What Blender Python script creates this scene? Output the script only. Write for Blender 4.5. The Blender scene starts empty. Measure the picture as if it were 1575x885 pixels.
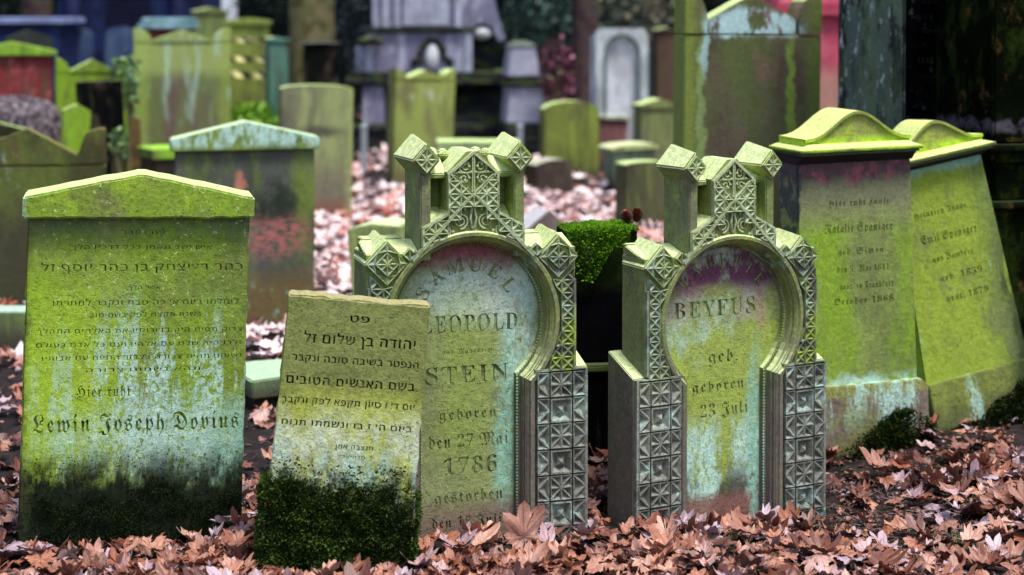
import bpy, bmesh, random
from math import *
from mathutils import Vector, Matrix, noise
random.seed(11)
sc = bpy.context.scene
COL = sc.collection
F = 2625.0      # focal length in photo pixels (60 mm on 36 mm, 1575 px wide)
H = 1.7         # camera height

def wx(px, d): return (px - 787.5) * d / F
def wz(py, d): return H - (py - 10) * d / F
def G(v, m, s): return exp(-((v - m) / s) ** 2)
def gz(x, y):
    z = -0.10 * G(x, 0.85, 0.7) * G(y, 6.1, 0.7) + 0.05 * G(x, 2.2, 0.8) * G(y, 6.4, 0.8)
    z += 0.025 * noise.noise(Vector((x * 0.9, y * 0.9, 0))) + 0.008 * noise.noise(Vector((x * 5, y * 5, 3)))
    if y > 40: z -= 0.0
    return z

# ---------------------------------------------------------------- mesh helper
class MB:
    def __init__(s): s.v = []; s.f = []; s.m = []
    def add(s, vs, fs, mi=0):
        o = len(s.v); s.v += [tuple(v) for v in vs]
        for f in fs: s.f.append([o + i for i in f]); s.m.append(mi)
        return s
    def box(s, x0, x1, y0, y1, z0, z1, mi=0):
        return s.add([(x0,y0,z0),(x1,y0,z0),(x1,y1,z0),(x0,y1,z0),(x0,y0,z1),(x1,y0,z1),(x1,y1,z1),(x0,y1,z1)],
              [(0,3,2,1),(4,5,6,7),(0,1,5,4),(1,2,6,5),(2,3,7,6),(3,0,4,7)], mi)
    def prism(s, pts, y0, y1, mi=0):
        n = len(pts)
        vs = [(x, y0, z) for x, z in pts] + [(x, y1, z) for x, z in pts]
        fs = [list(range(n)), list(range(2*n-1, n-1, -1))]
        fs += [(i, n + i, n + (i+1) % n, (i+1) % n) for i in range(n)]
        return s.add(vs, fs, mi)
    def frustum(s, x0, x1, y0, y1, z0, X0, X1, Y0, Y1, z1, mi=0):
        return s.add([(x0,y0,z0),(x1,y0,z0),(x1,y1,z0),(x0,y1,z0),(X0,Y0,z1),(X1,Y0,z1),(X1,Y1,z1),(X0,Y1,z1)],
              [(0,3,2,1),(4,5,6,7),(0,1,5,4),(1,2,6,5),(2,3,7,6),(3,0,4,7)], mi)
    def tube(s, pts, rad, n=6, mi=0):
        pts = [Vector(p) for p in pts]; rings = []
        for i, p in enumerate(pts):
            t = (pts[min(i+1, len(pts)-1)] - pts[max(i-1, 0)]).normalized()
            a = t.cross(Vector((0, 1, 0.01))); a.normalize(); b = t.cross(a)
            r = rad[i] if isinstance(rad, (list, tuple)) else rad
            rings.append([p + a * r * cos(2*pi*k/n) + b * r * sin(2*pi*k/n) for k in range(n)])
        vs = [v for r in rings for v in r]
        fs = [(i*n+k, i*n+(k+1) % n, (i+1)*n+(k+1) % n, (i+1)*n+k) for i in range(len(pts)-1) for k in range(n)]
        fs += [list(range(n))[::-1], [len(vs)-n+k for k in range(n)]]
        return s.add(vs, fs, mi)
    def blob(s, c, r, mi=0, n=6, m=4, jit=0):
        vs = [(c[0], c[1], c[2]-r[2])]
        for j in range(1, m):
            a = -pi/2 + pi*j/m
            for k in range(n):
                q = 1 + jit * random.uniform(-1, 1)
                vs.append((c[0]+r[0]*q*cos(a)*cos(2*pi*k/n), c[1]+r[1]*q*cos(a)*sin(2*pi*k/n), c[2]+r[2]*q*sin(a)))
        vs.append((c[0], c[1], c[2]+r[2])); L = len(vs)-1
        fs = [(0, 1+(k+1) % n, 1+k) for k in range(n)]
        for j in range(m-2):
            b = 1+j*n
            fs += [(b+k, b+(k+1) % n, b+n+(k+1) % n, b+n+k) for k in range(n)]
        b = 1+(m-2)*n
        fs += [(b+k, b+(k+1) % n, L) for k in range(n)]
        return s.add(vs, fs, mi)
    def build(s, name, mats, parent=None, bevel=0.0, smooth=False, seg=2, wobble=0.0):
        me = bpy.data.meshes.new(name)
        me.from_pydata(s.v, [], s.f)
        me.polygons.foreach_set('material_index', s.m)
        if not isinstance(mats, (list, tuple)): mats = [mats]
        for m in mats: me.materials.append(m)
        if len(s.f) > 30000: bevel = 0; raw = True
        else: raw = False
        bm = bmesh.new()
        if not raw: bm.from_mesh(me); bmesh.ops.recalc_face_normals(bm, faces=bm.faces)
        if bevel:
            ed = [e for e in bm.edges if len(e.link_faces) == 2 and e.calc_face_angle(0) > 0.5]
            bmesh.ops.bevel(bm, geom=ed, offset=bevel, segments=seg, affect='EDGES', clamp_overlap=True)
        if wobble:
            for v in bm.verts:
                v.co += Vector(noise.noise_vector(v.co * 9)) * wobble + Vector(noise.noise_vector(v.co * 40)) * wobble * 0.4
        if not raw: bm.to_mesh(me)
        bm.free()
        if smooth: me.polygons.foreach_set('use_smooth', [True]*len(me.polygons))
        me.update()
        o = bpy.data.objects.new(name, me); COL.objects.link(o)
        if parent is not None: o.parent = parent
        return o

def tag(o, label=None, cat=None, group=None, kind=None):
    if label: o['label'] = label
    if cat: o['category'] = cat
    if group: o['group'] = group
    if kind: o['kind'] = kind
    return o
def thing(name, label, cat, loc=(0,0,0), rot=(0,0,0), group=None):
    o = bpy.data.objects.new(name, None); COL.objects.link(o)
    o.location = loc; o.rotation_euler = [radians(a) for a in rot]
    o.empty_display_size = 0.1
    return tag(o, label, cat, group)
def part(name, mb, mat, parent, label=None, **k):
    o = mb.build(name, mat, parent, **k)
    if label: o['label'] = label
    return o

def rough(pts, step=0.035, j=0.0016):
    out = []
    n = len(pts)
    for i in range(n):
        a = Vector(pts[i]); b = Vector(pts[(i+1) % n]); L = (b-a).length
        k = max(1, int(L/step)); nn = Vector((-(b-a).y, (b-a).x)).normalized() if L > 0 else Vector((0,0))
        for q in range(k):
            p = a.lerp(b, q/k)
            if q: p = p + nn * random.uniform(-j, j) + (nn * random.choice([0,0,0,-1,1]) * j)
            out.append((p.x, p.y))
    return out

# ---------------------------------------------------------------- materials
def nodes(mat):
    mat.use_nodes = True
    nt = mat.node_tree; nt.nodes.clear()
    return nt
class NT:
    def __init__(s, nt): s.nt = nt
    def n(s, t, **k):
        x = s.nt.nodes.new(t)
        for a, b in k.items(): setattr(x, a, b)
        return x
    def link(s, a, b): s.nt.links.new(a, b)
    def val(s, sock, v):
        if isinstance(v, (int, float)): sock.default_value = v
        elif isinstance(v, (tuple, list)): sock.default_value = tuple(v) if len(v) != 3 or len(sock.default_value) == 3 else (*v, 1)
        else: s.link(v, sock)
    def math(s, op, a, b=0.0, c=None, clamp=False):
        m = s.n('ShaderNodeMath', operation=op, use_clamp=clamp)
        s.val(m.inputs[0], a); s.val(m.inputs[1], b)
        if c is not None: s.val(m.inputs[2], c)
        return m.outputs[0]
    def noise(s, vec, scale, detail=4, rough=0.6, sc3=(1,1,1), off=(0,0,0)):
        mp = s.n('ShaderNodeMapping'); s.link(vec, mp.inputs[0])
        mp.inputs['Scale'].default_value = sc3; mp.inputs['Location'].default_value = off
        t = s.n('ShaderNodeTexNoise'); s.link(mp.outputs[0], t.inputs['Vector'])
        t.inputs['Scale'].default_value = scale; t.inputs['Detail'].default_value = detail; t.inputs['Roughness'].default_value = rough
        return t.outputs['Fac']
    def ramp(s, v, lo, hi, a=0.0, b=1.0):
        m = s.n('ShaderNodeMapRange', interpolation_type='SMOOTHSTEP')
        s.val(m.inputs[0], v)
        if lo > hi: lo, hi, a, b = hi, lo, b, a
        m.inputs[1].default_value = lo; m.inputs[2].default_value = hi
        m.inputs[3].default_value = a; m.inputs[4].default_value = b
        return m.outputs[0]
    def mix(s, f, a, b):
        m = s.n('ShaderNodeMix', data_type='RGBA')
        s.val(m.inputs[0], f); s.val(m.inputs[6], a); s.val(m.inputs[7], b)
        return m.outputs[2]

def L(col, k=1.0, n=None, z=None, x=None, blob=None, up=None, n2=None):
    return dict(col=col, k=k, n=n, z=z, x=x, blob=blob, up=up, n2=n2)
def stone(name, base, layers=(), rough_=0.88, bump=0.35, seed=0, wob=0.05, dark=0.55, speck=0.25, spec=0.22):
    mat = bpy.data.materials.new(name); nt = nodes(mat); N = NT(nt)
    tc = N.n('ShaderNodeTexCoord').outputs['Object']
    oi = N.n('ShaderNodeObjectInfo')
    ad = N.n('ShaderNodeVectorMath', operation='ADD'); N.link(tc, ad.inputs[0])
    ad.inputs[1].default_value = (seed*3.17, seed*1.3, seed*7.7); P = ad.outputs[0]
    sx = N.n('ShaderNodeSeparateXYZ'); N.link(tc, sx.inputs[0])
    w1 = N.noise(P, 9, 4, 0.65); w2 = N.noise(P, 9, 4, 0.65, off=(5.2, 1.3, 8.1))
    X = N.math('ADD', sx.outputs[0], N.math('MULTIPLY', N.math('SUBTRACT', w1, 0.5), wob*2))
    Z = N.math('ADD', sx.outputs[2], N.math('MULTIPLY', N.math('SUBTRACT', w2, 0.5), wob*2))
    geo = N.n('ShaderNodeNewGeometry'); sn = N.n('ShaderNodeSeparateXYZ'); N.link(geo.outputs['Normal'], sn.inputs[0])
    big = N.noise(P, 3.5, 5, 0.6)
    fine = N.noise(P, 60, 5, 0.7)
    mid = N.noise(P, 22, 8, 0.78)
    pit = N.ramp(N.noise(P, 130, 3, 0.6), 0.60, 0.68)
    col = N.mix(N.ramp(big, 0.3, 0.7), base, tuple(c*dark for c in base))
    for i, l in enumerate(layers):
        f = l['k']
        if l['n']:
            sc_, lo, hi, zs = l['n']
            f = N.math('MULTIPLY', f, N.ramp(N.noise(P, sc_, 6, 0.68, (1, 1, zs), (i*3.3, i*1.7, i*5.9)), lo, hi))
        if l['n2']:
            sc_, lo, hi, zs = l['n2']
            f = N.math('MULTIPLY', f, N.ramp(N.noise(P, sc_, 4, 0.7, (1, 1, zs), (i*1.3, i*2.7, i*4.9)), lo, hi))
        if l['z']: f = N.math('MULTIPLY', f, N.ramp(Z, *l['z']))
        if l['x']: f = N.math('MULTIPLY', f, N.ramp(X, *l['x']))
        if l['blob']:
            cx, cz, rx, rz = l['blob'][:4]
            a = N.math('DIVIDE', N.math('SUBTRACT', X, cx), rx); b = N.math('DIVIDE', N.math('SUBTRACT', Z, cz), rz)
            dd = N.math('SQRT', N.math('ADD', N.math('MULTIPLY', a, a), N.math('MULTIPLY', b, b)))
            soft = l['blob'][4] if len(l['blob']) > 4 else 0.35
            f = N.math('MULTIPLY', f, N.ramp(dd, 1+soft, 1-soft))
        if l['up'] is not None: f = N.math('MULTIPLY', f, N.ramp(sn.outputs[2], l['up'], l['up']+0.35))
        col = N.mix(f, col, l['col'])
    hs = N.n('ShaderNodeHueSaturation'); N.link(col, hs.inputs['Color'])
    vv = N.math('ADD', N.math('MULTIPLY', N.math('SUBTRACT', fine, 0.5), speck*4.0), 1.0)
    vv = N.math('ADD', vv, N.math('MULTIPLY', N.math('SUBTRACT', mid, 0.5), speck*2.4))
    vv = N.math('MULTIPLY', vv, N.math('SUBTRACT', 1.0, N.math('MULTIPLY', pit, speck*1.5)))
    N.link(N.math('MAXIMUM', vv, 0.25), hs.inputs['Value'])
    pb = N.n('ShaderNodeBsdfPrincipled'); N.link(hs.outputs[0], pb.inputs['Base Color'])
    pb.inputs['Roughness'].default_value = rough_; pb.inputs['Specular IOR Level'].default_value = 0.0 if max(base) < 0.02 else spec
    h = N.math('SUBTRACT', N.math('ADD', N.math('MULTIPLY', fine, 0.9), N.math('MULTIPLY', mid, 1.3)), N.math('MULTIPLY', pit, 0.4))
    bp = N.n('ShaderNodeBump'); bp.inputs['Strength'].default_value = min(1, bump*1.6); bp.inputs['Distance'].default_value = 0.008
    N.link(h, bp.inputs['Height']); N.link(bp.outputs[0], pb.inputs['Normal'])
    out = N.n('ShaderNodeOutputMaterial'); N.link(pb.outputs[0], out.inputs[0])
    return mat
def simple(name, cols, scale=30, rough_=0.8, spec=0.3, rnd=None, bump=0.0, attr=None, trans=0.0):
    """cols: list of colours blended by noise, per-object random or a per-piece attribute"""
    mat = bpy.data.materials.new(name); nt = nodes(mat); N = NT(nt)
    tc = N.n('ShaderNodeTexCoord').outputs['Object']
    nz = N.noise(tc, scale, 4, 0.6)
    if attr:
        a = N.n('ShaderNodeAttribute', attribute_name=attr); v = a.outputs['Fac']
        v = N.math('ADD', N.math('MULTIPLY', v, 0.86), N.math('MULTIPLY', nz, 0.14))
    elif rnd:
        v = N.n('ShaderNodeObjectInfo').outputs['Random']
        v = N.math('ADD', N.math('MULTIPLY', v, 0.86), N.math('MULTIPLY', nz, 0.14))
    else: v = N.ramp(nz, 0.3, 0.7)
    cr = N.n('ShaderNodeValToRGB'); N.link(v, cr.inputs[0])
    e = cr.color_ramp.elements
    while len(e) < len(cols): e.new(0.5)
    for i, c in enumerate(cols): e[i].position = i/(max(1, len(cols)-1)); e[i].color = (*c, 1)
    pb = N.n('ShaderNodeBsdfPrincipled'); N.link(cr.outputs[0], pb.inputs['Base Color'])
    pb.inputs['Roughness'].default_value = rough_; pb.inputs['Specular IOR Level'].default_value = spec
    if bump:
        bp = N.n('ShaderNodeBump'); bp.inputs['Strength'].default_value = bump; bp.inputs['Distance'].default_value = 0.01
        N.link(N.noise(tc, scale*1.5, 6, 0.7), bp.inputs['Height']); N.link(bp.outputs[0], pb.inputs['Normal'])
    out = N.n('ShaderNodeOutputMaterial'); N.link(pb.outputs[0], out.inputs[0])
    return mat

LIME = (0.23, 0.38, 0.022); LIME2 = (0.34, 0.52, 0.035); OLIVE = (0.13, 0.20, 0.045); TEAL = (0.28, 0.54, 0.42)
PALE = (0.60, 0.68, 0.30); BLACKM = (0.008, 0.014, 0.005); SAND = (0.20, 0.15, 0.11); REDS = (0.30, 0.06, 0.07)
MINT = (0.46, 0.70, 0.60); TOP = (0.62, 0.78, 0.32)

# ---------------------------------------------------------------- engraving
def frak(s, bold=True):
    o = ''
    A, a = (0x1D56C, 0x1D586) if bold else (0x1D504, 0x1D51E)
    sp = {} if bold else {'C': 0x212D, 'H': 0x210C, 'I': 0x2111, 'R': 0x211C, 'Z': 0x2128}
    for c in s:
        if 'a' <= c <= 'z': o += chr(a+ord(c)-97)
        elif 'A' <= c <= 'Z': o += chr(sp.get(c, A+ord(c)-65))
        elif c.isdigit(): o += chr(0x1D7CE+int(c))
        else: o += c
    return o
def serif(s):
    o = ''
    for c in s:
        if 'A' <= c <= 'Z': o += chr(0x1D400+ord(c)-65)
        elif 'a' <= c <= 'z': o += chr(0x1D41A+ord(c)-97)
        elif c.isdigit(): o += chr(0x1D7CE+int(c))
        else: o += c
    return o
# outlines of the letter forms that are cut into the stones: advance, then closed contours x,y in 1/400 of the letter size
GD = {
46:(124,[44,56,27,49,20,32,27,15,44,8,61,15,68,32,61,49],),
1488:(279,[22,12,22,75,24,103,30,126,40,146,53,161,69,173,88,181,98,154,86,148,76,140,68,128,63,114,60,97,58,12],[154,86,142,112,154,118,164,127,171,138,177,152,181,188,181,249,217,249,217,190,215,164,209,141,200,121,188,106,173,94],[180,12,77,165,20,249,62,249,222,12],),
1489:(254,[140,12,140,166,137,190,127,205,112,213,93,216,12,216,12,249,95,249,131,244,156,231,171,207,176,173,176,12],[12,12,12,45,207,45,207,12],),
1491:(246,[127,12,127,230,163,230,163,12],[4,216,4,249,199,249,199,216],),
1492:(298,[34,12,34,154,70,154,70,12],[193,12,193,166,190,190,180,205,166,213,146,216,34,216,34,249,148,249,184,244,209,231,224,207,229,173,229,12],),
1493:(141,[34,12,34,249,70,249,70,12],),
1494:(157,[40,12,40,152,41,169,45,183,57,203,64,210,70,216,10,216,10,249,110,249,110,218,105,215,90,201,83,190,77,175,76,156,76,12],),
1495:(306,[156,249,192,244,217,231,232,207,237,173,237,12,201,12,201,166,198,190,188,205,174,213,154,216,70,216,70,12,34,12,34,249],),
1496:(306,[138,7,114,8,93,14,75,22,59,35,47,52,38,73,32,99,30,130,30,249,66,249,66,130,68,104,74,81,84,63,98,49,116,41,139,38,162,41,180,49,194,63,204,81,210,104,212,130,210,177,207,190,203,202,196,211,186,217,174,219,139,211,128,206,128,241,148,249,178,253,200,250,217,243,229,232,238,217,244,199,249,155,250,130,246,94,236,63,220,39,197,21,170,10],),
1497:(131,[30,97,30,249,66,249,66,133,48,97],),
1498:(255,[152,-84,152,128,151,153,145,173,137,188,125,199,111,207,96,212,60,216,6,216,6,249,65,249,90,247,114,243,135,235,154,223,169,206,180,186,188,159,190,128,190,-84],),
1499:(253,[12,12,12,45,89,45,120,51,142,69,155,96,159,130,154,167,139,194,114,210,79,216,12,216,12,249,83,249,109,247,132,240,151,230,167,216,180,199,189,179,194,156,196,132,193,100,184,71,169,46,148,28,121,16,89,12],),
1500:(241,[42,249,190,249,190,222,115,12,77,12,152,216,6,216,6,316,42,316],),
1501:(298,[64,45,193,45,193,166,190,190,180,205,166,213,146,216,64,216],[28,12,28,249,148,249,184,244,209,231,224,207,229,173,229,12],),
1502:(295,[140,254,166,251,187,243,204,231,216,215,223,195,226,172,226,12,122,12,122,45,190,45,190,167,187,189,177,207,161,218,138,222,118,220,103,212,90,201,81,185,74,166,70,143,56,12,20,12,38,176,22,249,58,249,65,215,78,230,93,242,102,247,126,253],),
1503:(154,[50,-84,50,190,48,202,44,210,37,214,26,216,8,216,8,249,37,249,56,246,72,236,82,220,86,194,86,-84],),
1504:(196,[12,12,12,45,91,45,91,190,89,202,85,210,78,214,68,216,25,216,25,249,78,249,97,246,113,236,123,220,127,194,127,12],),
1505:(309,[140,38,159,40,174,44,187,52,197,63,205,76,214,110,215,130,213,159,205,181,193,197,177,208,157,214,134,216,80,216,73,185,69,135,73,94,85,63,107,44],[142,7,119,9,98,15,79,24,63,38,50,56,40,77,34,102,33,154,35,176,44,216,14,216,14,249,140,249,174,245,202,234,224,216,240,192,249,163,252,129,250,102,245,77,235,57,222,39,207,25,188,15,166,9],),
1506:(280,[76,39,28,249,64,249,112,39],[10,12,10,45,105,47,125,51,141,59,156,70,167,85,176,104,183,127,186,154,195,249,231,249,217,116,204,78,194,61,180,45,162,31,141,21,114,14,82,12],),
1507:(270,[51,100,34,107,20,118,11,134,6,152,4,174,4,249,40,249,41,163,44,151,50,142,57,136,90,132,90,98,77,97],[169,-84,169,130,164,167,149,194,123,210,88,216,4,216,4,249,92,249,118,247,141,240,160,230,176,216,189,199,198,179,203,156,205,132,205,-84],),
1508:(278,[67,108,50,115,36,126,27,142,22,160,20,182,20,249,56,249,57,171,60,159,66,150,73,144,106,140,106,106,93,105],[20,12,20,45,114,45,146,51,167,69,180,96,184,130,179,167,164,194,139,210,104,216,35,216,35,249,108,249,134,247,157,240,176,230,192,216,205,199,214,179,219,156,221,132,218,100,209,71,194,46,173,28,146,16,114,12],),
1510:(260,[172,15,12,249,55,249,144,113,192,38],[10,12,10,45,184,45,192,38,192,12],[141,96,129,122,146,132,153,140,162,159,165,170,168,198,168,249,204,249,204,201,202,174,196,151,187,132,175,116,159,105],),
1511:(289,[32,-84,32,157,68,157,68,-84],[125,12,200,216,32,216,32,249,238,249,238,222,163,12],),
1512:(254,[149,12,149,166,146,190,136,205,122,213,102,216,6,216,6,249,104,249,140,244,165,231,180,207,185,173,185,12],),
1513:(318,[60,93,57,125,101,140,109,146,120,162,123,174,131,249,167,249,158,164,149,139,141,128,129,119,115,111],[37,12,16,249,52,249,70,45,140,47,158,51,175,59,190,71,202,86,213,105,220,127,224,154,233,249,269,249,258,138,254,120,241,82,230,64,216,47,199,33,177,22,151,14,120,12],),
1514:(304,[14,12,14,45,32,45,42,48,49,54,53,66,54,231,90,231,90,84,87,53,76,30,58,17,30,12],[199,12,199,166,196,190,186,205,172,213,152,216,16,216,16,249,154,249,190,244,215,231,230,207,235,173,235,12],),
1523:(110,[5,151,10,175,24,249,62,249,65,244,56,214,30,151],),
8460:(310,[48,64,38,67,13,82,6,82,2,80,-4,87,27,115,38,97,46,89,64,79,72,78,81,79,88,85,92,92,94,100,90,122,48,224,50,232,100,297,111,302,144,288,161,290,170,299,176,293,147,260,141,257,130,259,116,266,95,273,89,268,79,253,76,244,86,214,96,194,164,236,167,240,176,240,184,232,217,210,236,187,247,159,251,128,249,101,241,75,229,52,212,32,192,18,168,10,119,-1,111,-4,102,-2,102,6,99,12,92,17,83,18,70,16,61,8,55,-2,53,-15,56,-29,63,-40,74,-48,88,-50,98,-49,108,-44,116,-37,122,-27,131,-30,124,-42,114,-51,102,-57,88,-59,70,-56,56,-47,46,-33,43,-15,46,2,54,14,76,30,109,43,114,47,123,44,122,38,123,34,148,16,168,21,186,31,200,45,211,63,217,85,220,109,217,137,209,160,197,179,182,193,166,201,149,204,126,200,100,185,113,158,123,119,121,109,116,98,99,80,88,73,67,64],),
119808:(297,[68,108,144,108,105,202],[-5,12,-5,23,5,25,14,30,22,40,29,56,123,290,134,289,237,45,245,32,253,25,264,23,264,12,136,12,136,23,161,27,169,39,167,47,150,91,62,91,45,47,44,41,52,27,76,23,76,12],),
119809:(300,[108,162,112,162,139,165,157,174,166,191,170,218,167,241,160,258,148,267,129,270,118,269,112,265,108,245],[132,26,154,30,169,41,177,60,179,88,176,117,165,136,146,146,108,150,108,51,110,39,113,32,121,28],[10,12,10,22,27,25,37,31,43,43,44,61,44,247,41,258,37,265,30,270,9,273,9,283,131,283,210,268,236,221,220,181,171,159,230,135,249,90,242,57,221,33,187,17,142,12],),
119811:(332,[132,26,166,34,190,57,204,95,209,148,190,240,133,270,120,269,113,264,110,256,110,41,113,32,120,28],[12,12,12,22,28,25,37,30,42,39,44,56,44,235,42,254,36,266,25,271,9,273,9,283,132,283,195,274,241,248,269,205,279,148,243,46,136,12],),
119812:(300,[8,12,8,22,26,24,37,30,43,41,45,58,45,232,43,253,37,265,26,271,10,273,10,283,238,283,238,202,228,202,220,234,203,254,176,265,119,267,114,265,111,260,109,243,109,158,138,162,154,172,165,190,172,218,181,218,181,82,171,82,168,104,163,120,155,132,143,139,129,143,109,144,110,40,114,33,123,29,137,28,164,30,187,35,205,44,221,57,234,74,245,97,256,97,240,12],),
119813:(278,[9,12,9,22,27,26,37,32,43,44,44,62,44,235,42,253,37,264,26,270,8,273,8,283,234,283,234,202,225,202,220,225,212,242,200,254,185,262,164,267,119,268,111,263,109,257,108,159,136,163,152,173,163,191,169,218,180,218,180,82,170,82,163,112,153,131,136,142,108,145,108,60,112,37,117,30,125,26,137,24,153,22,153,12],),
119816:(192,[8,12,8,22,25,26,36,31,43,41,45,57,45,242,43,258,38,267,27,271,8,273,8,283,146,283,146,273,128,271,117,267,111,258,109,242,109,47,112,38,116,32,123,28,146,22,146,12],),
119819:(291,[9,12,9,22,27,25,37,31,43,42,44,60,44,238,43,254,37,265,26,271,10,273,10,283,149,283,149,273,124,270,117,266,112,260,109,251,109,49,114,34,119,31,139,28,166,30,187,36,205,45,220,59,233,79,244,104,254,104,239,12],),
119820:(414,[8,12,8,22,25,25,37,31,43,42,45,59,44,251,42,260,38,265,31,269,9,273,9,283,110,283,189,97,268,283,368,283,368,273,351,270,341,264,335,254,334,237,334,63,336,37,340,30,346,26,355,23,367,22,367,12,236,12,236,22,258,27,264,31,270,48,271,62,271,250,172,12,161,12,63,244,63,60,65,41,71,30,83,24,101,22,101,12],),
119821:(331,[240,6,64,220,64,59,65,41,71,30,81,25,99,22,99,12,11,12,11,22,32,26,38,30,45,46,45,59,45,243,29,262,17,272,11,273,11,283,93,283,233,112,233,237,230,259,226,265,210,272,197,273,197,283,286,283,286,273,268,271,258,265,253,254,251,236,251,6],),
119822:(350,[158,19,209,51,226,148,221,203,207,243,184,268,155,276,104,244,86,148,91,92,106,52,128,27],[155,6,127,8,100,16,77,29,56,46,39,67,27,92,19,119,16,148,19,177,27,203,39,228,56,249,77,266,101,279,128,287,158,290,187,287,213,279,236,266,257,249,274,229,286,204,294,177,297,148,294,119,286,92,273,67,256,46,236,29,211,16,184,8],),
119823:(286,[108,149,120,149,145,152,162,162,171,181,174,208,171,235,164,254,150,265,129,269,119,268,113,264,108,249],[9,12,9,22,27,25,37,31,43,42,44,60,44,238,43,254,37,264,26,270,10,273,10,283,127,283,171,281,200,274,218,263,232,249,241,231,244,210,237,179,218,155,187,140,144,134,108,134,108,60,110,42,116,31,126,25,144,22,144,12],),
119826:(269,[26,6,26,106,37,106,49,68,66,42,89,26,117,21,138,24,153,33,163,48,166,65,158,89,134,107,97,126,67,143,46,162,34,184,30,210,32,232,40,252,52,268,69,280,88,287,110,290,152,283,174,277,187,280,191,290,202,290,202,202,192,202,185,223,175,241,162,256,148,267,132,274,116,277,97,274,83,266,74,254,71,238,74,224,82,212,95,202,173,163,189,151,201,138,208,124,213,109,214,91,211,67,202,46,187,29,167,17,143,9,104,6,50,19,41,16,36,6],),
119827:(289,[55,12,55,22,73,24,85,30,91,42,93,60,93,270,89,270,61,266,39,252,24,231,17,201,6,201,6,283,244,283,244,201,234,201,212,253,157,270,157,60,159,41,165,30,176,24,195,22,195,12],),
119828:(330,[148,4,100,11,68,29,50,60,44,104,44,238,42,254,36,264,26,270,9,273,9,283,143,283,143,273,130,272,114,265,110,259,108,238,108,95,111,64,121,43,138,30,164,25,216,46,234,107,234,237,232,254,226,264,215,270,196,273,196,283,282,283,282,273,267,269,258,263,253,253,252,237,252,120,245,67,226,31,194,11],),
119832:(290,[60,12,60,22,78,25,88,31,94,42,96,60,96,118,28,242,17,259,8,268,-8,273,-8,283,123,283,123,273,107,272,94,265,93,260,98,245,148,146,205,244,208,255,200,268,176,273,176,283,262,283,262,273,252,270,244,265,228,245,160,133,160,60,161,42,167,31,178,25,195,22,195,12],),
120068:(302,[218,1,210,3,211,14,201,34,198,66,184,56,88,2,82,7,87,14,77,26,39,56,28,60,15,57,12,66,69,87,107,113,130,147,137,189,133,221,121,246,102,262,76,267,62,265,49,259,38,249,30,237,24,222,22,204,26,180,38,161,57,146,84,138,81,130,51,139,29,156,16,181,11,212,14,236,21,258,33,277,48,290,67,299,87,302,109,299,128,290,144,275,156,256,163,232,166,204,160,167,143,133,113,104,71,78,108,46,117,40,126,38,161,53,184,68,197,77,196,261,193,278,200,281,207,260,216,281,224,290,244,301,256,303,256,295,236,274,229,238,230,61,234,54,240,53,247,56,258,62,263,57],),
120071:(360,[211,28,230,31,248,38,263,50,275,66,283,84,285,104,280,142,262,181,234,218,194,251,165,247,141,239,125,228,120,217,122,209,163,141,169,123,160,110,110,80,164,44,188,32],[183,3,162,8,135,22,92,52,76,60,62,63,47,59,30,49,25,54,56,79,85,87,92,87,98,86,126,101,135,115,134,121,115,155,97,182,87,206,90,217,99,229,113,239,132,248,156,254,182,258,136,277,92,283,71,281,54,274,39,264,28,250,21,234,19,215,28,183,55,164,52,155,20,179,10,217,13,243,23,266,39,286,60,301,85,310,113,313,145,310,176,302,205,288,232,270,255,247,275,219,296,174,303,129,299,94,286,64,265,39,237,20,208,7],),
120073:(258,[111,-65,89,-63,69,-56,53,-45,40,-32,32,-15,29,3,31,17,37,31,45,44,64,67,67,78,66,86,62,92,56,96,48,97,36,93,28,81,19,85,32,101,48,106,61,103,71,96,78,85,80,71,78,57,49,4,47,-3,48,-21,55,-32,64,-41,77,-49,93,-54,110,-55,133,-51,151,-40,164,-22,168,2,165,19,159,37,136,74,104,115,85,145,79,170,83,189,94,212,113,238,140,264,104,276,72,280,47,276,26,264,13,245,8,222,16,196,41,178,38,170,8,191,-2,224,2,245,11,265,26,282,45,294,68,302,94,305,144,297,211,268,220,270,226,277,232,271,194,234,189,237,149,260,116,224,105,190,110,168,127,142,149,159,162,175,170,175,180,165,197,160,197,151,186,144,177,131,169,131,159,140,149,143,133,134,182,68,194,38,195,22,193,-2,185,-23,172,-41,155,-54,134,-62],),
120074:(339,[108,144,120,146,131,153,137,163,140,176,137,193,115,248,122,265,141,290,124,292,71,264,52,181,82,153],[170,12,193,14,213,21,229,33,242,48,250,66,252,87,250,108,243,126,233,142,220,154,204,161,175,162,163,156,125,136,111,134,82,143,53,167,66,100,91,51,126,21],[166,3,124,8,88,22,59,46,37,78,23,116,18,161,22,200,32,235,47,263,68,284,92,298,120,302,135,301,148,297,162,308,168,303,165,301,158,292,180,278,175,270,152,285,146,268,149,255,168,214,171,198,167,184,155,161,180,174,193,179,215,190,229,200,242,218,244,229,242,238,236,246,207,275,214,285,231,304,237,299,234,294,240,286,269,256,272,255,276,255,281,251,268,238,247,209,228,188,252,173,269,155,280,132,284,108,280,78,269,53,251,32,228,16,199,6],),
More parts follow.
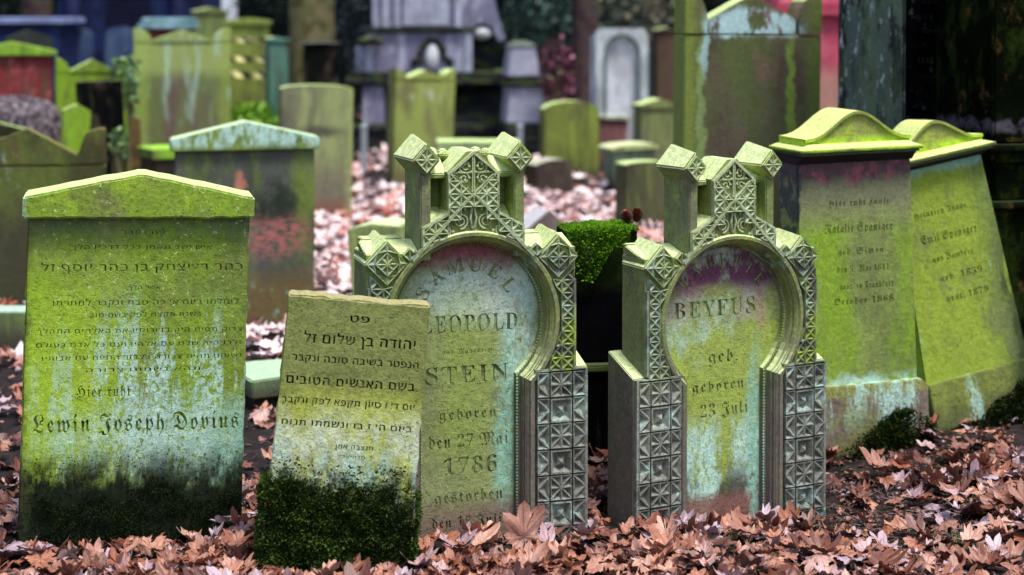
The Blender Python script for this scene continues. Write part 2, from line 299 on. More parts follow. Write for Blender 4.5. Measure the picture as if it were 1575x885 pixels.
120080:(416,[77,3,77,6,66,17,53,23,49,24,35,11,29,15,57,52,62,54,76,49,101,35,115,53,124,76,129,103,131,137,126,195,112,238,90,264,62,272,41,269,24,257,14,240,10,218,13,194,24,174,40,159,61,150,57,141,33,152,15,170,3,192,0,219,2,242,10,261,21,278,37,291,55,299,74,302,93,300,110,293,125,281,136,266,144,284,155,297,168,305,182,308,216,295,240,259,250,279,263,292,280,300,301,302,348,284,364,227,364,215,368,215,368,206,339,198,330,191,325,182,322,170,321,58,322,52,331,42,344,34,350,37,365,47,370,41,329,3,321,3,318,9,312,14,296,25,291,34,289,46,289,144,293,169,299,178,318,195,333,204,330,243,322,264,308,275,287,279,261,271,244,247,253,193,251,144,246,116,237,88,223,61,204,33,180,3,172,3,167,13,161,17,144,24,131,11,124,15,146,46,158,54,163,53,196,36,216,85,223,143,219,198,207,244,189,274,169,284,151,277,142,256,155,213,159,161,155,118,143,83,127,53,84,3],),
120089:(361,[221,21,235,23,249,28,262,36,272,47,279,59,282,71,279,85,272,97,262,110,228,147,221,160,219,174,222,185,229,194,252,205,274,211,271,220,265,262,256,278,242,287,225,290,195,281,173,253,184,221,187,190,174,130,134,80,205,27],[185,3,174,6,123,46,97,61,84,64,52,56,49,64,94,80,115,86,122,85,124,84,138,100,149,121,156,148,158,178,154,216,140,246,118,265,89,271,71,269,55,262,42,252,33,238,26,222,24,204,29,179,42,159,63,143,91,134,89,125,33,155,15,211,18,236,26,258,38,276,55,290,75,299,98,302,138,292,168,263,195,292,234,302,263,298,284,285,297,261,304,219,307,218,308,210,266,197,251,180,252,175,266,153,291,127,303,111,306,96,302,73,290,51,271,31,246,16,216,6],),
120094:(202,[75,40,80,44,106,64,106,164,68,188,43,158,35,118,36,103,43,76,48,64,60,46,66,40],[48,3,43,6,45,10,43,14,26,36,14,63,11,80,11,117,15,133,31,162,79,209,87,209,112,193,146,178,146,171,139,168,134,158,133,148,133,66,137,45,148,38,153,40,159,47,165,42,132,3,126,6,129,10,121,18,110,29,108,35,106,54,75,28],),
120095:(197,[95,33,100,38,118,63,126,83,126,105,120,120,86,181,54,159,54,55,58,46,84,33],[67,3,67,5,55,15,39,23,18,30,18,38,23,39,26,43,27,248,25,260,20,272,25,276,33,266,37,255,56,284,90,294,90,285,73,281,61,272,56,256,54,234,54,170,112,209,116,204,112,198,115,191,144,143,149,129,151,114,146,89,132,62,108,34,75,3],),
120096:(163,[63,3,58,6,61,10,48,19,31,37,27,47,23,74,23,142,25,158,28,163,78,209,85,207,107,191,114,194,119,190,96,168,93,167,64,187,57,180,51,168,51,68,59,53,74,42,81,40,92,45,111,60,117,56],),
120097:(197,[99,36,105,41,121,70,128,97,129,111,126,135,116,156,99,174,72,192,55,178,54,170,54,55,92,35],[72,3,70,9,54,21,42,27,13,36,13,44,21,48,25,55,27,75,27,173,63,196,28,221,14,244,12,253,15,269,25,282,39,291,58,294,58,285,54,285,39,280,34,274,33,267,37,254,50,242,71,229,121,194,138,176,148,156,151,133,146,100,133,68,110,36,79,3],),
120098:(178,[50,88,99,128,101,132,93,147,70,186,62,180,51,166,50,157],[73,3,68,6,69,9,48,21,34,34,26,50,23,71,23,148,27,161,84,209,92,209,128,147,126,139,51,78,55,62,63,50,75,43,87,40,103,45,122,59,127,54],),
120100:(202,[79,44,84,47,108,66,107,79,109,128,117,157,93,166,81,174,67,184,43,151,35,112,36,100,44,76,50,65,63,49,69,44],[75,-66,49,-62,29,-52,16,-35,9,-13,33,-13,36,-32,45,-46,59,-55,77,-58,90,-56,103,-50,114,-42,122,-32,128,-20,130,-7,113,37,109,57,49,8,41,10,41,21,38,27,20,55,12,71,10,83,10,108,12,120,22,145,32,158,60,190,81,209,88,208,92,202,125,185,146,178,146,170,136,145,133,109,137,63,150,28,148,0,141,-22,129,-41,114,-54,96,-63],),
120101:(196,[70,-67,63,-62,110,18,126,85,115,131,83,177,54,151,54,57,55,47,58,42,64,38,82,54,88,48,64,21,53,3,46,3,35,16,26,22,15,27,15,34,24,39,27,50,27,248,25,260,20,272,25,276,33,266,37,255,56,284,90,294,90,285,73,281,61,272,56,256,54,234,54,162,105,209,110,205,109,199,111,195,128,173,144,141,149,124,150,106,130,29],),
120102:(128,[37,240,39,253,47,283,57,295,64,297,74,294,77,284,75,276,44,240],[52,3,46,6,48,10,40,17,32,28,32,35,32,155,30,167,21,166,14,160,8,166,47,209,52,206,49,197,64,183,71,180,71,172,65,169,60,159,59,150,60,48,62,44,68,40,74,42,81,49,87,43],),
120104:(187,[54,97,91,122,103,132,107,143,89,182,54,158],[46,3,42,9,26,22,15,27,15,34,24,39,27,50,27,248,25,260,20,272,25,276,33,266,37,255,56,284,90,294,90,285,73,281,61,272,56,256,54,234,54,168,116,209,119,204,116,200,118,192,124,182,130,169,132,157,130,147,124,138,100,118,110,108,130,43,137,39,144,45,150,40,120,3,114,6,116,10,105,23,94,74,87,90,77,103,54,88,55,48,58,42,66,37,75,46,80,40,62,17,53,3],),
120105:(123,[50,3,44,6,46,9,44,13,29,22,15,27,15,34,24,39,27,50,27,248,25,260,20,272,25,276,33,266,37,255,56,284,90,294,90,285,73,281,61,272,56,256,54,234,54,57,55,46,72,36,78,38,93,48,99,42],),
120106:(299,[42,2,33,16,19,23,19,31,29,38,32,54,31,165,24,174,15,165,8,170,42,209,49,205,47,197,50,194,57,184,59,173,59,157,102,198,110,209,118,209,119,205,129,196,143,177,144,170,144,157,196,209,203,209,209,200,229,187,239,184,239,176,232,170,230,158,230,51,231,41,237,38,243,40,248,47,254,42,224,2,217,6,220,10,206,22,203,28,202,162,190,175,183,179,178,177,144,145,144,54,148,38,158,31,158,23,144,16,135,2,127,2,119,16,104,23,104,31,114,38,118,54,118,158,114,167,98,179,87,172,59,145,59,54,63,38,73,31,73,23,59,16,50,2],),
120107:(214,[42,2,33,16,19,23,19,31,29,38,32,54,31,165,24,174,15,165,8,170,42,209,49,205,47,197,57,184,59,157,110,209,119,209,126,199,136,191,154,184,154,176,148,170,145,158,145,51,147,41,152,38,158,40,164,47,170,42,139,2,133,6,135,10,127,17,118,28,118,158,114,167,98,178,87,171,59,145,59,54,63,38,73,31,73,23,59,16,50,2],),
120108:(195,[98,33,103,37,118,61,124,81,125,91,120,118,106,145,83,179,79,187,54,176,54,51,81,37,89,33],[74,3,58,16,18,30,18,38,22,41,25,47,25,174,112,209,116,202,110,199,145,137,149,114,147,94,139,75,126,54,82,3],),
120109:(202,[96,33,100,35,118,56,129,76,134,96,127,122,92,180,58,156,58,51,84,38],[41,-66,34,24,28,26,22,24,15,18,9,22,32,54,32,128,31,149,28,160,16,176,15,180,21,193,38,217,45,213,41,204,56,178,58,168,58,166,118,209,124,203,118,199,151,143,156,120,149,90,128,56,89,3,82,3,75,10,56,19,49,-66],),
120111:(157,[63,3,57,6,58,8,39,22,18,33,18,40,29,46,32,60,31,164,23,173,14,165,8,170,42,209,48,205,49,194,57,184,59,162,65,171,90,209,96,209,102,194,114,180,114,170,99,145,92,145,86,158,76,172,61,147,59,52,62,45,73,37,81,35,104,54,110,48],),
120112:(190,[67,110,108,162,87,167,64,180,57,183,53,182,40,170,37,162,40,154,59,126],[96,30,104,34,117,49,122,58,123,68,121,79,108,100,100,108,85,116,82,114,39,60,70,38,85,29],[62,3,49,17,12,40,12,48,23,55,34,66,41,77,43,88,39,101,28,119,17,137,13,148,16,156,24,166,56,198,72,209,96,195,112,191,131,197,137,214,135,227,130,237,122,243,112,245,99,240,92,224,76,234,88,250,107,256,121,253,134,244,142,230,145,214,142,197,132,180,103,143,121,131,134,117,141,102,144,86,130,46,78,10,70,3],),
120113:(133,[56,2,49,5,51,9,43,14,21,25,21,33,28,35,32,45,32,170,12,170,12,180,27,192,39,208,49,229,60,253,68,253,61,222,59,194,95,194,95,170,59,170,59,45,74,36,77,37,90,47,94,41],),
120114:(214,[58,3,53,5,51,11,46,15,24,25,24,33,28,35,32,46,31,165,23,175,15,168,9,173,40,209,46,206,45,199,48,197,57,188,59,173,60,49,63,44,81,37,92,44,118,67,118,158,114,174,104,180,104,189,118,196,127,209,135,209,144,196,158,189,158,180,148,174,144,158,144,52,146,43,150,39,155,42,162,50,168,45,133,3,127,6,130,10,120,21,118,27,118,54,98,36],),
120119:(150,[49,-56,60,-53,69,-45,75,-31,77,-12,70,25,50,59,24,27,15,-10,17,-29,25,-44,36,-53],[50,-66,33,-62,19,-51,9,-33,6,-10,16,31,45,65,41,70,22,85,22,92,53,116,64,144,62,155,57,165,49,170,35,172,21,161,15,166,55,216,62,212,61,204,85,187,92,166,83,139,54,105,74,86,76,82,96,91,99,84,81,75,95,46,99,11,98,-10,93,-29,85,-44,75,-56,64,-63],),
120173:(379,[193,177,223,193,255,212,251,225,227,262,218,269,185,253,193,228,195,189],[225,36,237,38,248,44,257,53,263,65,268,79,269,95,267,113,261,129,251,142,239,152,224,158,208,160,196,159,187,156,182,141,167,120,158,112,104,89,127,79,197,42],[163,3,146,5,130,12,70,44,57,48,43,46,40,36,44,20,30,13,19,34,15,52,18,67,28,79,43,88,83,98,104,107,123,121,138,139,147,162,150,190,148,210,142,228,132,243,120,254,105,262,87,264,73,263,61,258,50,250,41,240,35,227,34,213,50,171,101,150,98,134,63,144,37,162,21,188,16,221,19,245,27,267,39,285,56,299,76,307,100,310,122,308,143,299,161,286,176,268,198,278,263,312,271,298,265,290,272,273,292,244,300,238,312,241,320,227,266,195,290,183,309,164,321,141,325,114,320,84,303,58,275,36,238,18,197,7],),
120175:(362,[215,44,231,46,246,52,258,62,268,74,274,89,276,104,273,127,264,151,249,174,229,197,204,218,175,237,157,234,144,228,135,220,132,210,134,202,173,142,178,127,169,112,126,88,157,67,189,50],[178,3,164,4,138,13,125,20,77,50,67,54,53,50,35,38,24,50,59,87,100,99,106,98,119,105,123,115,120,127,99,155,81,183,79,196,81,207,88,217,114,236,131,243,150,249,120,258,88,261,63,258,44,250,32,237,28,220,30,206,38,193,50,181,65,173,60,157,22,183,10,222,13,247,23,269,39,287,60,300,85,308,113,311,146,308,178,299,208,285,235,266,259,243,279,216,290,194,298,172,303,150,305,128,300,95,285,66,262,41,234,21,204,7],),
120176:(340,[160,5,131,13,105,25,80,42,59,63,42,88,24,129,18,174,21,212,31,245,45,273,64,294,87,307,113,311,147,303,167,279,198,309,208,311,259,294,264,295,280,308,292,299,246,248,234,250,206,260,186,265,179,264,169,256,168,252,173,242,209,198,229,216,241,232,253,232,267,217,288,207,288,195,275,182,265,168,253,168,235,186,224,192,218,187,229,170,233,159,231,151,218,130,215,118,206,98,189,85,166,80,133,91,113,124,129,131,135,117,144,107,154,100,166,98,184,103,189,109,191,116,189,127,168,158,137,194,125,211,121,225,123,234,140,254,155,268,150,278,142,287,131,292,118,294,96,287,80,267,69,234,65,191,70,154,83,122,105,95,133,74,165,61,199,57,241,63,262,69,281,78,290,65,218,6,205,3],),
120177:(300,[117,-62,92,-59,69,-53,50,-42,35,-28,26,-12,23,7,25,23,41,54,51,66,59,77,61,86,58,95,50,98,41,96,35,91,25,75,10,83,28,107,51,115,66,113,77,105,84,94,87,80,85,65,79,51,54,11,52,-2,56,-18,68,-32,88,-40,112,-43,137,-40,154,-29,164,-13,168,8,159,34,107,102,97,115,79,145,76,166,91,199,138,248,109,257,94,259,61,259,47,255,34,249,24,240,18,230,16,218,18,206,24,194,35,182,52,173,45,157,28,167,12,182,2,201,-2,224,1,242,7,258,17,272,30,285,45,296,62,304,81,309,100,311,152,303,236,274,244,273,253,275,263,282,274,271,228,227,216,220,156,241,139,218,133,192,135,179,143,166,164,139,187,159,200,176,212,176,226,163,247,156,247,144,234,132,224,118,212,118,201,131,189,135,182,133,174,128,194,102,210,78,221,55,224,30,220,4,210,-18,193,-36,171,-50,146,-59],),
120179:(343,[110,-71,95,-69,81,-64,69,-56,61,-45,55,-32,54,-18,56,1,65,17,80,30,124,48,135,57,146,52,145,50,146,42,178,16,196,24,211,42,220,68,223,103,222,121,212,154,203,168,184,188,173,193,163,195,149,192,134,184,156,139,159,128,160,118,158,108,144,89,133,80,107,67,93,63,80,62,48,67,13,84,8,82,3,80,-7,92,43,127,52,105,60,95,77,81,85,80,93,81,99,86,104,98,97,119,58,182,51,202,58,220,93,264,128,299,147,310,156,309,196,296,203,299,212,308,224,298,180,253,171,250,129,265,117,263,110,257,104,248,102,238,104,229,124,198,141,208,190,228,199,237,211,237,216,230,249,208,268,185,280,156,284,122,282,102,277,83,269,64,259,47,246,31,231,18,215,9,143,-11,134,-16,124,-8,123,5,118,10,102,14,90,12,80,5,73,-5,71,-18,74,-32,82,-44,95,-51,110,-54,134,-47,148,-28,164,-35,156,-51,143,-62,128,-69],),
120180:(286,[77,167,50,175,30,189,17,207,13,228,17,251,29,270,48,284,89,301,96,311,108,311,109,306,133,290,160,276,181,264,188,263,206,274,199,275,194,279,191,288,192,294,201,302,215,302,222,297,226,290,227,282,221,267,214,259,184,239,157,226,146,227,80,258,66,260,52,258,41,251,33,241,30,228,34,213,45,199,62,189,82,183],[84,3,73,9,72,29,66,38,59,44,49,46,34,41,23,26,7,32,27,63,54,73,77,69,82,68,97,76,107,70,104,58,106,52,117,38,126,33,144,28,155,30,165,35,172,44,174,55,171,68,129,148,126,160,128,169,143,192,154,203,178,219,194,226,208,228,223,223,228,217,228,203,225,198,214,194,207,195,194,206,183,202,180,197,181,183,214,121,226,90,224,77,219,67,202,46,169,19,160,15,129,9,107,8,93,7],),
120181:(303,[92,167,65,175,45,189,33,207,28,228,32,251,45,270,63,284,104,301,111,311,123,311,129,301,197,264,207,263,221,274,214,275,206,288,211,299,217,302,231,302,237,297,241,290,242,282,236,267,210,245,200,239,172,226,161,227,95,259,81,260,68,258,56,251,48,241,46,228,49,213,60,199,77,189,97,183],[91,-54,80,-47,79,-22,72,-11,62,-4,50,-1,34,-7,24,-24,8,-17,27,15,64,26,76,24,89,21,96,23,104,30,114,24,111,9,114,-4,124,-16,137,-23,154,-26,163,-25,179,-15,184,-8,189,7,183,29,146,116,140,142,142,150,150,171,173,201,182,209,208,222,224,225,240,219,245,212,247,203,245,195,236,186,229,185,222,187,216,193,208,200,203,199,195,189,194,180,202,152,219,117,239,66,241,48,235,27,227,14,196,-23,176,-38,155,-44,116,-46,101,-48],),
120183:(284,[140,5,119,10,56,36,40,39,30,36,15,18,4,24,35,83,44,94,50,95,72,90,80,98,82,111,75,131,30,196,23,221,25,237,30,252,39,267,50,281,64,293,80,301,105,309,118,311,156,309,179,301,198,289,212,273,222,254,225,233,219,203,223,194,213,184,196,188,184,186,175,182,168,175,166,168,168,160,180,153,186,152,204,156,212,159,218,144,204,137,188,134,169,137,156,145,147,157,144,173,153,204,149,211,160,218,167,217,184,218,191,223,196,231,198,239,196,254,190,267,180,278,167,287,151,292,133,294,109,291,91,281,80,265,76,244,80,226,107,187,119,168,128,150,131,134,128,118,124,110,107,92,93,81,116,71,175,53,188,53,194,55,218,76,228,68,174,6,167,3],),
120184:(479,[82,3,82,7,65,21,56,26,37,10,26,20,54,55,64,64,73,68,85,64,114,46,131,81,136,135,132,192,119,235,98,261,71,270,57,268,45,262,34,254,27,243,22,230,20,216,22,203,28,189,38,176,50,165,65,156,82,150,77,134,42,148,18,168,4,193,0,220,3,244,11,264,25,282,42,295,63,304,86,307,125,299,156,275,165,291,178,302,192,309,208,311,245,301,273,270,301,298,342,307,376,301,400,286,415,260,420,225,420,219,429,219,429,206,405,200,390,191,381,178,378,158,378,75,381,66,393,55,396,52,403,53,426,68,433,58,380,3,368,3,364,15,359,19,334,35,326,48,325,160,328,171,344,191,357,200,365,205,362,241,354,259,340,271,322,274,298,269,282,252,292,217,295,174,274,86,212,3,200,3,200,7,197,11,174,26,167,22,155,10,143,20,177,60,185,66,192,68,204,64,230,47,241,82,245,137,242,195,231,242,215,272,195,282,186,280,172,269,168,260,181,223,186,175,184,144,177,115,166,89,150,63,128,35,95,3],),
120185:(387,[23,2,14,10,18,32,15,43,5,58,13,68,24,64,37,63,57,69,62,73,72,66,66,43,68,33,74,26,83,21,93,20,118,26,136,46,147,81,151,136,146,193,132,234,111,260,82,268,61,264,45,252,34,235,30,214,32,201,39,187,48,174,61,163,76,154,93,148,87,132,53,146,29,166,15,191,10,219,13,242,21,262,35,280,52,294,73,302,96,305,118,303,140,295,159,283,174,266,207,296,250,306,283,301,307,285,322,259,327,219,336,219,336,206,313,200,297,191,288,177,286,158,286,74,288,65,300,55,304,52,310,52,332,68,342,56,288,2,276,2,272,13,264,21,236,40,232,54,232,146,235,170,239,179,251,191,272,205,272,218,269,242,261,259,247,270,229,274,208,270,199,265,183,250,196,206,200,153,198,123,193,95,184,69,172,47,157,28,140,14,121,5,100,2,71,6,43,9,33,8],),
120186:(344,[147,3,130,5,91,22,73,33,58,41,47,44,32,39,25,33,18,27,6,38,56,87,67,92,72,94,92,90,160,56,177,50,191,48,214,52,232,63,246,78,255,95,261,117,262,143,259,165,251,184,236,198,214,209,188,217,127,229,117,234,109,241,96,265,81,253,79,247,79,240,85,222,119,172,125,150,123,138,118,127,109,118,97,110,84,106,70,104,52,106,34,110,37,125,50,121,64,121,68,124,72,132,66,147,34,197,28,219,31,237,42,251,92,283,100,293,103,311,115,311,127,295,156,287,203,279,225,272,244,263,261,251,274,234,281,220,288,186,289,166,284,123,269,85,245,52,213,26,178,9],),
120190:(373,[176,3,131,8,93,22,61,44,38,74,23,110,18,153,21,179,29,206,41,231,58,254,80,274,105,290,146,306,186,311,198,310,236,292,262,275,273,269,286,267,296,274,297,280,296,286,292,290,287,299,288,303,295,310,301,311,308,309,313,304,317,290,316,280,303,261,294,253,261,236,243,230,237,230,226,233,174,265,157,271,139,273,115,270,94,262,77,248,64,229,56,207,53,181,56,155,64,132,77,109,97,88,121,70,146,57,172,50,196,48,214,49,247,60,262,69,274,80,283,92,289,105,291,120,288,140,279,155,265,164,248,168,225,162,210,156,163,130,146,125,139,127,132,132,100,163,88,181,83,207,85,220,90,231,98,241,109,248,121,253,134,254,151,252,164,246,175,236,185,222,170,212,154,231,134,237,121,235,110,228,103,218,100,207,103,196,110,187,121,182,134,180,154,184,180,198,206,212,226,216,239,214,253,209,280,189,291,175,300,159,306,141,308,121,304,89,291,61,270,37,244,19,212,7],),
120198:(225,[78,50,87,55,108,70,108,160,73,178,64,166,58,153,56,137,57,94,63,72,71,55],[42,3,34,12,39,16,38,19,16,60,9,98,12,121,22,142,38,163,92,211,104,211,104,207,121,199,166,185,166,173,160,171,155,161,154,68,156,55,162,51,170,53,178,62,187,53,143,3,134,10,138,14,115,29,108,46,108,53],),
120199:(220,[110,43,114,45,123,59,127,70,130,95,129,103,116,136,94,179,74,168,74,57,96,47],[82,3,80,6,58,19,36,27,18,31,18,43,24,48,26,54,27,250,25,267,18,282,29,290,39,276,47,254,56,275,70,290,88,300,109,304,109,292,92,288,81,279,76,265,74,184,132,216,138,204,134,201,159,158,173,125,174,114,171,96,167,87,134,47,93,3],),
120200:(190,[74,3,64,10,70,16,56,25,33,47,24,64,25,162,36,174,86,211,97,216,105,213,130,197,138,202,146,193,116,163,111,161,74,186,71,179,72,73,76,67,84,60,102,52,115,56,133,70,141,60],),
120201:(228,[108,41,118,47,128,65,136,91,139,120,138,136,134,149,128,160,105,180,88,191,71,182,71,62],[86,3,82,7,45,26,15,36,15,48,20,52,23,58,24,74,22,172,72,201,42,219,24,234,15,247,12,260,17,277,32,291,54,300,84,304,84,292,72,290,64,287,58,281,57,274,60,264,69,254,118,223,157,195,169,182,176,168,182,140,179,119,171,98,160,77,128,35,98,3],),
120202:(203,[70,104,110,134,113,138,83,184,72,173,70,162],[92,3,82,8,83,13,54,26,36,42,26,62,23,85,23,141,26,159,30,165,104,216,112,216,154,152,149,146,70,86,72,78,76,70,91,58,100,55,118,55,126,57,144,70,152,62],),
120203:(160,[46,-66,40,-8,27,137,27,170,8,170,8,182,17,187,29,208,45,272,56,289,71,300,98,303,127,297,134,303,145,298,121,252,109,259,74,269,62,265,58,256,64,233,78,198,118,198,118,170,78,170,77,96,57,-66],),
120204:(227,[84,59,89,60,111,75,110,87,112,127,119,155,95,165,74,179,64,168,58,155,54,138,53,117,54,101,58,88,71,67,78,61],[87,-68,57,-64,33,-53,16,-36,9,-14,46,-14,58,-43,89,-53,102,-52,113,-46,123,-39,130,-29,135,-17,136,-5,118,41,114,60,50,7,39,12,42,16,42,25,26,48,13,74,11,87,11,114,13,127,25,151,35,164,93,216,105,215,109,210,130,198,170,185,170,173,163,161,159,147,156,110,161,67,176,30,173,0,164,-22,151,-41,133,-55,112,-65],),
120205:(221,[89,-68,79,-61,110,-11,120,11,127,34,131,57,132,83,130,105,124,127,113,149,97,172,75,155,76,57,79,54,87,51,101,63,109,54,59,3,47,3,42,12,24,25,15,28,15,40,21,41,27,53,28,60,28,252,26,268,20,282,30,290,41,276,48,254,57,275,71,290,89,300,110,304,110,292,93,288,82,279,77,265,75,245,75,172,133,216,142,207,137,199,139,194,159,166,170,139,175,107,173,79,167,52,155,24,139,-5,117,-35],),
120206:(165,[42,233,50,270,62,298,80,308,92,303,96,291,89,273,82,263,55,233],[77,3,67,9,69,13,57,20,48,27,43,35,42,156,39,163,26,162,16,154,8,163,33,184,62,216,72,209,67,200,69,196,88,182,100,178,100,166,92,161,90,149,90,60,93,51,98,50,115,63,124,55],),
120208:(223,[74,106,112,130,120,138,123,146,121,157,115,169,110,178,74,156],[47,3,42,12,24,25,15,28,15,40,21,41,27,53,28,60,26,269,20,282,30,290,40,276,48,254,57,275,71,290,89,300,110,304,110,292,93,288,82,279,76,264,74,243,74,173,146,216,153,208,150,203,164,170,166,160,164,153,158,146,135,128,152,104,165,57,171,52,178,58,186,51,141,3,131,10,136,16,126,27,113,78,96,102,74,89,74,63,78,54,86,50,96,58,104,50,59,3],),
120209:(150,[73,3,62,8,66,14,53,23,15,37,15,49,20,53,23,59,23,267,16,282,26,290,37,276,44,254,54,275,68,290,85,300,107,304,107,292,90,288,79,279,73,265,71,245,72,67,76,63,102,52,109,54,117,60,126,52],),
120210:(344,[50,3,46,12,29,25,20,28,20,40,30,46,33,60,33,142,31,161,25,170,17,162,8,170,49,216,59,208,56,204,58,202,74,189,79,174,80,163,121,199,134,216,146,216,152,206,170,189,173,177,173,164,228,216,240,216,248,206,268,193,277,191,277,179,269,172,266,162,268,53,274,50,291,63,300,55,254,3,243,9,246,13,234,19,225,26,220,34,219,150,216,164,206,174,173,144,173,60,176,46,186,40,186,28,168,19,160,12,156,3,144,3,139,12,131,19,113,28,113,40,123,46,126,60,126,150,123,164,113,174,80,144,80,60,83,46,93,40,93,28,75,19,67,12,62,3],),
120211:(250,[50,3,46,12,29,25,20,28,20,40,30,46,33,60,33,142,31,161,25,170,17,162,8,170,49,216,59,208,57,203,75,188,80,163,133,216,145,216,153,206,173,193,183,191,183,179,175,172,172,162,172,66,174,54,176,51,180,50,187,53,197,63,206,55,160,3,149,9,152,13,139,20,131,27,126,35,125,150,122,164,112,174,80,143,80,60,83,46,93,40,93,28,75,19,67,12,62,3],),
120212:(220,[110,41,116,45,123,57,128,74,130,92,126,115,92,183,74,176,74,57],[85,3,80,8,47,22,18,31,18,43,20,45,25,51,26,58,27,149,25,172,132,216,138,204,133,202,153,167,172,130,174,114,172,98,165,82,131,40,97,3],),
120213:(232,[121,44,128,46,142,62,147,74,151,102,147,120,112,174,82,154,82,62,95,55],[54,-68,44,-13,39,30,36,30,26,28,18,22,9,29,37,60,36,152,33,164,20,184,26,193,54,228,64,220,60,211,63,204,80,185,82,171,148,216,156,206,150,202,182,146,186,122,185,108,171,76,119,3,107,3,100,10,80,19,66,-68],),
120215:(186,[78,3,68,9,72,16,60,24,24,37,24,49,31,56,33,70,33,142,31,161,25,170,17,162,8,170,49,216,59,208,57,206,75,188,80,163,96,188,107,211,108,216,120,216,129,197,143,185,143,170,137,166,127,150,124,140,112,140,107,156,98,168,80,140,80,70,82,66,103,54,112,53,126,65,135,57],),
120216:(216,[78,116,114,156,91,161,68,175,60,178,56,177,49,169,48,164],[106,35,117,37,125,44,131,54,133,66,132,76,120,95,112,102,97,109,93,108,56,66,76,51,99,36],[70,3,69,5,57,17,40,27,15,42,15,54,38,71,45,87,41,101,16,132,12,142,18,155,52,194,77,214,81,216,111,199,129,194,140,196,149,202,155,212,157,223,155,235,148,245,139,251,129,253,120,251,111,245,104,236,101,226,83,239,90,250,99,259,111,265,125,267,136,266,157,255,164,246,169,235,170,223,166,201,161,190,126,146,144,133,157,118,165,101,168,85,165,68,157,52,143,38,100,16,82,3],),
120217:(165,[72,3,62,9,67,16,42,27,22,33,22,45,29,52,31,66,31,170,12,170,12,182,34,200,49,217,60,236,68,259,82,259,78,198,124,198,124,170,78,170,78,61,104,50,119,60,127,52],),
120218:(252,[65,3,54,8,56,12,53,15,21,28,21,40,31,45,35,60,35,146,33,162,27,170,18,161,9,169,51,216,60,207,59,206,77,188,82,166,82,60,87,49,94,47,105,53,125,71,125,161,122,173,112,179,112,191,130,199,138,207,142,216,154,216,159,207,167,199,185,191,185,179,175,172,172,158,174,54,180,50,197,63,206,55,160,3,149,9,152,13,131,26,127,34,125,55],),
120219:(222,[114,43,118,48,128,67,131,79,131,112,126,131,118,151,104,173,76,149,76,54,106,41],[87,3,83,7,53,19,20,28,20,40,27,47,29,63,29,142,27,154,13,174,11,180,21,196,50,228,60,221,54,207,56,199,72,176,76,168,132,216,144,216,145,202,150,193,168,159,175,134,176,118,174,100,166,82,153,62,99,3],),
120220:(316,[204,40,210,44,217,56,224,73,226,92,224,114,220,133,212,151,199,172,172,150,172,53,195,42],[50,3,45,12,28,25,19,28,19,40,29,45,32,58,32,143,27,160,17,174,14,180,24,196,53,228,63,221,57,207,59,198,76,178,79,169,133,216,145,216,146,207,151,204,165,193,170,183,172,168,226,216,238,216,238,208,266,146,270,118,267,99,259,80,245,61,192,3,180,3,164,13,116,28,116,40,123,47,126,62,125,157,118,172,112,173,99,167,79,150,79,58,82,45,92,40,92,28,74,19,66,12,62,3],),
120782:(260,[112,34,130,42,141,66,146,104,148,155,146,206,141,244,131,268,112,276,94,268,83,244,77,206,76,155,77,104,83,66,94,42],[112,8,79,13,54,26,35,48,23,78,16,114,14,156,16,197,23,233,35,262,54,284,79,297,112,302,144,297,169,284,187,262,200,233,208,197,210,155,208,114,200,78,187,48,168,26,144,13],),
120783:(260,[39,12,39,33,81,35,87,39,90,47,92,59,92,260,77,243,64,230,52,221,40,218,31,220,24,226,19,235,17,248,30,252,60,266,78,278,106,299,151,299,152,48,155,40,161,35,172,33,204,33,204,12],),
120784:(260,[14,12,14,53,95,137,111,158,122,177,130,195,135,233,133,253,126,267,117,275,104,277,86,273,75,260,69,238,67,208,46,210,30,217,19,229,16,248,18,261,25,274,38,286,55,294,77,300,104,302,143,297,172,284,189,263,195,235,194,221,184,194,174,179,142,143,92,94,52,56,145,56,157,58,166,63,174,72,178,84,182,96,205,96,203,12],),
120785:(260,[70,10,48,15,32,23,20,33,13,44,11,56,14,69,21,79,32,85,45,87,49,65,59,49,75,39,94,36,119,41,129,48,137,59,142,74,144,95,140,116,128,132,108,143,82,147,57,147,57,172,83,172,106,176,122,188,131,207,134,231,132,250,126,265,115,274,101,277,88,275,79,268,73,258,69,245,66,215,44,217,28,224,18,235,14,251,20,270,37,287,64,298,103,302,141,297,170,285,189,264,195,236,191,212,178,191,158,176,134,164,150,160,166,154,182,144,194,132,202,115,205,94,203,72,196,53,186,38,172,27,155,18,118,9],),
120786:(260,[33,113,116,113,117,221,119,260,87,202],[72,12,72,33,96,34,106,38,114,47,116,62,116,86,5,86,5,111,119,298,174,298,174,113,216,113,216,86,174,86,174,62,177,47,184,38,212,33,212,12],),
120787:(260,[71,10,50,15,34,23,24,33,18,44,16,56,18,69,25,77,35,82,48,84,52,62,58,51,66,43,77,38,92,36,105,37,116,42,126,50,134,62,139,78,141,100,138,126,127,145,110,156,87,159,73,159,42,152,24,159,37,298,188,298,190,225,167,225,159,250,154,253,62,254,56,180,100,186,142,180,174,164,195,137,202,100,200,76,193,56,182,41,168,28,152,19,116,9],),
120788:(260,[118,34,132,38,143,50,149,71,152,100,149,128,142,148,130,159,115,163,104,161,81,150,74,144,78,94,87,60,101,41],[117,8,89,12,65,23,45,41,30,67,21,102,18,144,20,176,25,206,34,233,46,256,62,275,82,289,105,299,132,302,155,300,173,295,187,288,196,279,201,269,203,258,200,246,192,236,177,229,155,226,154,238,150,261,145,270,138,276,128,278,107,271,91,251,80,217,74,172,96,183,111,186,130,187,162,182,188,165,204,139,210,104,204,66,186,35,157,15],),
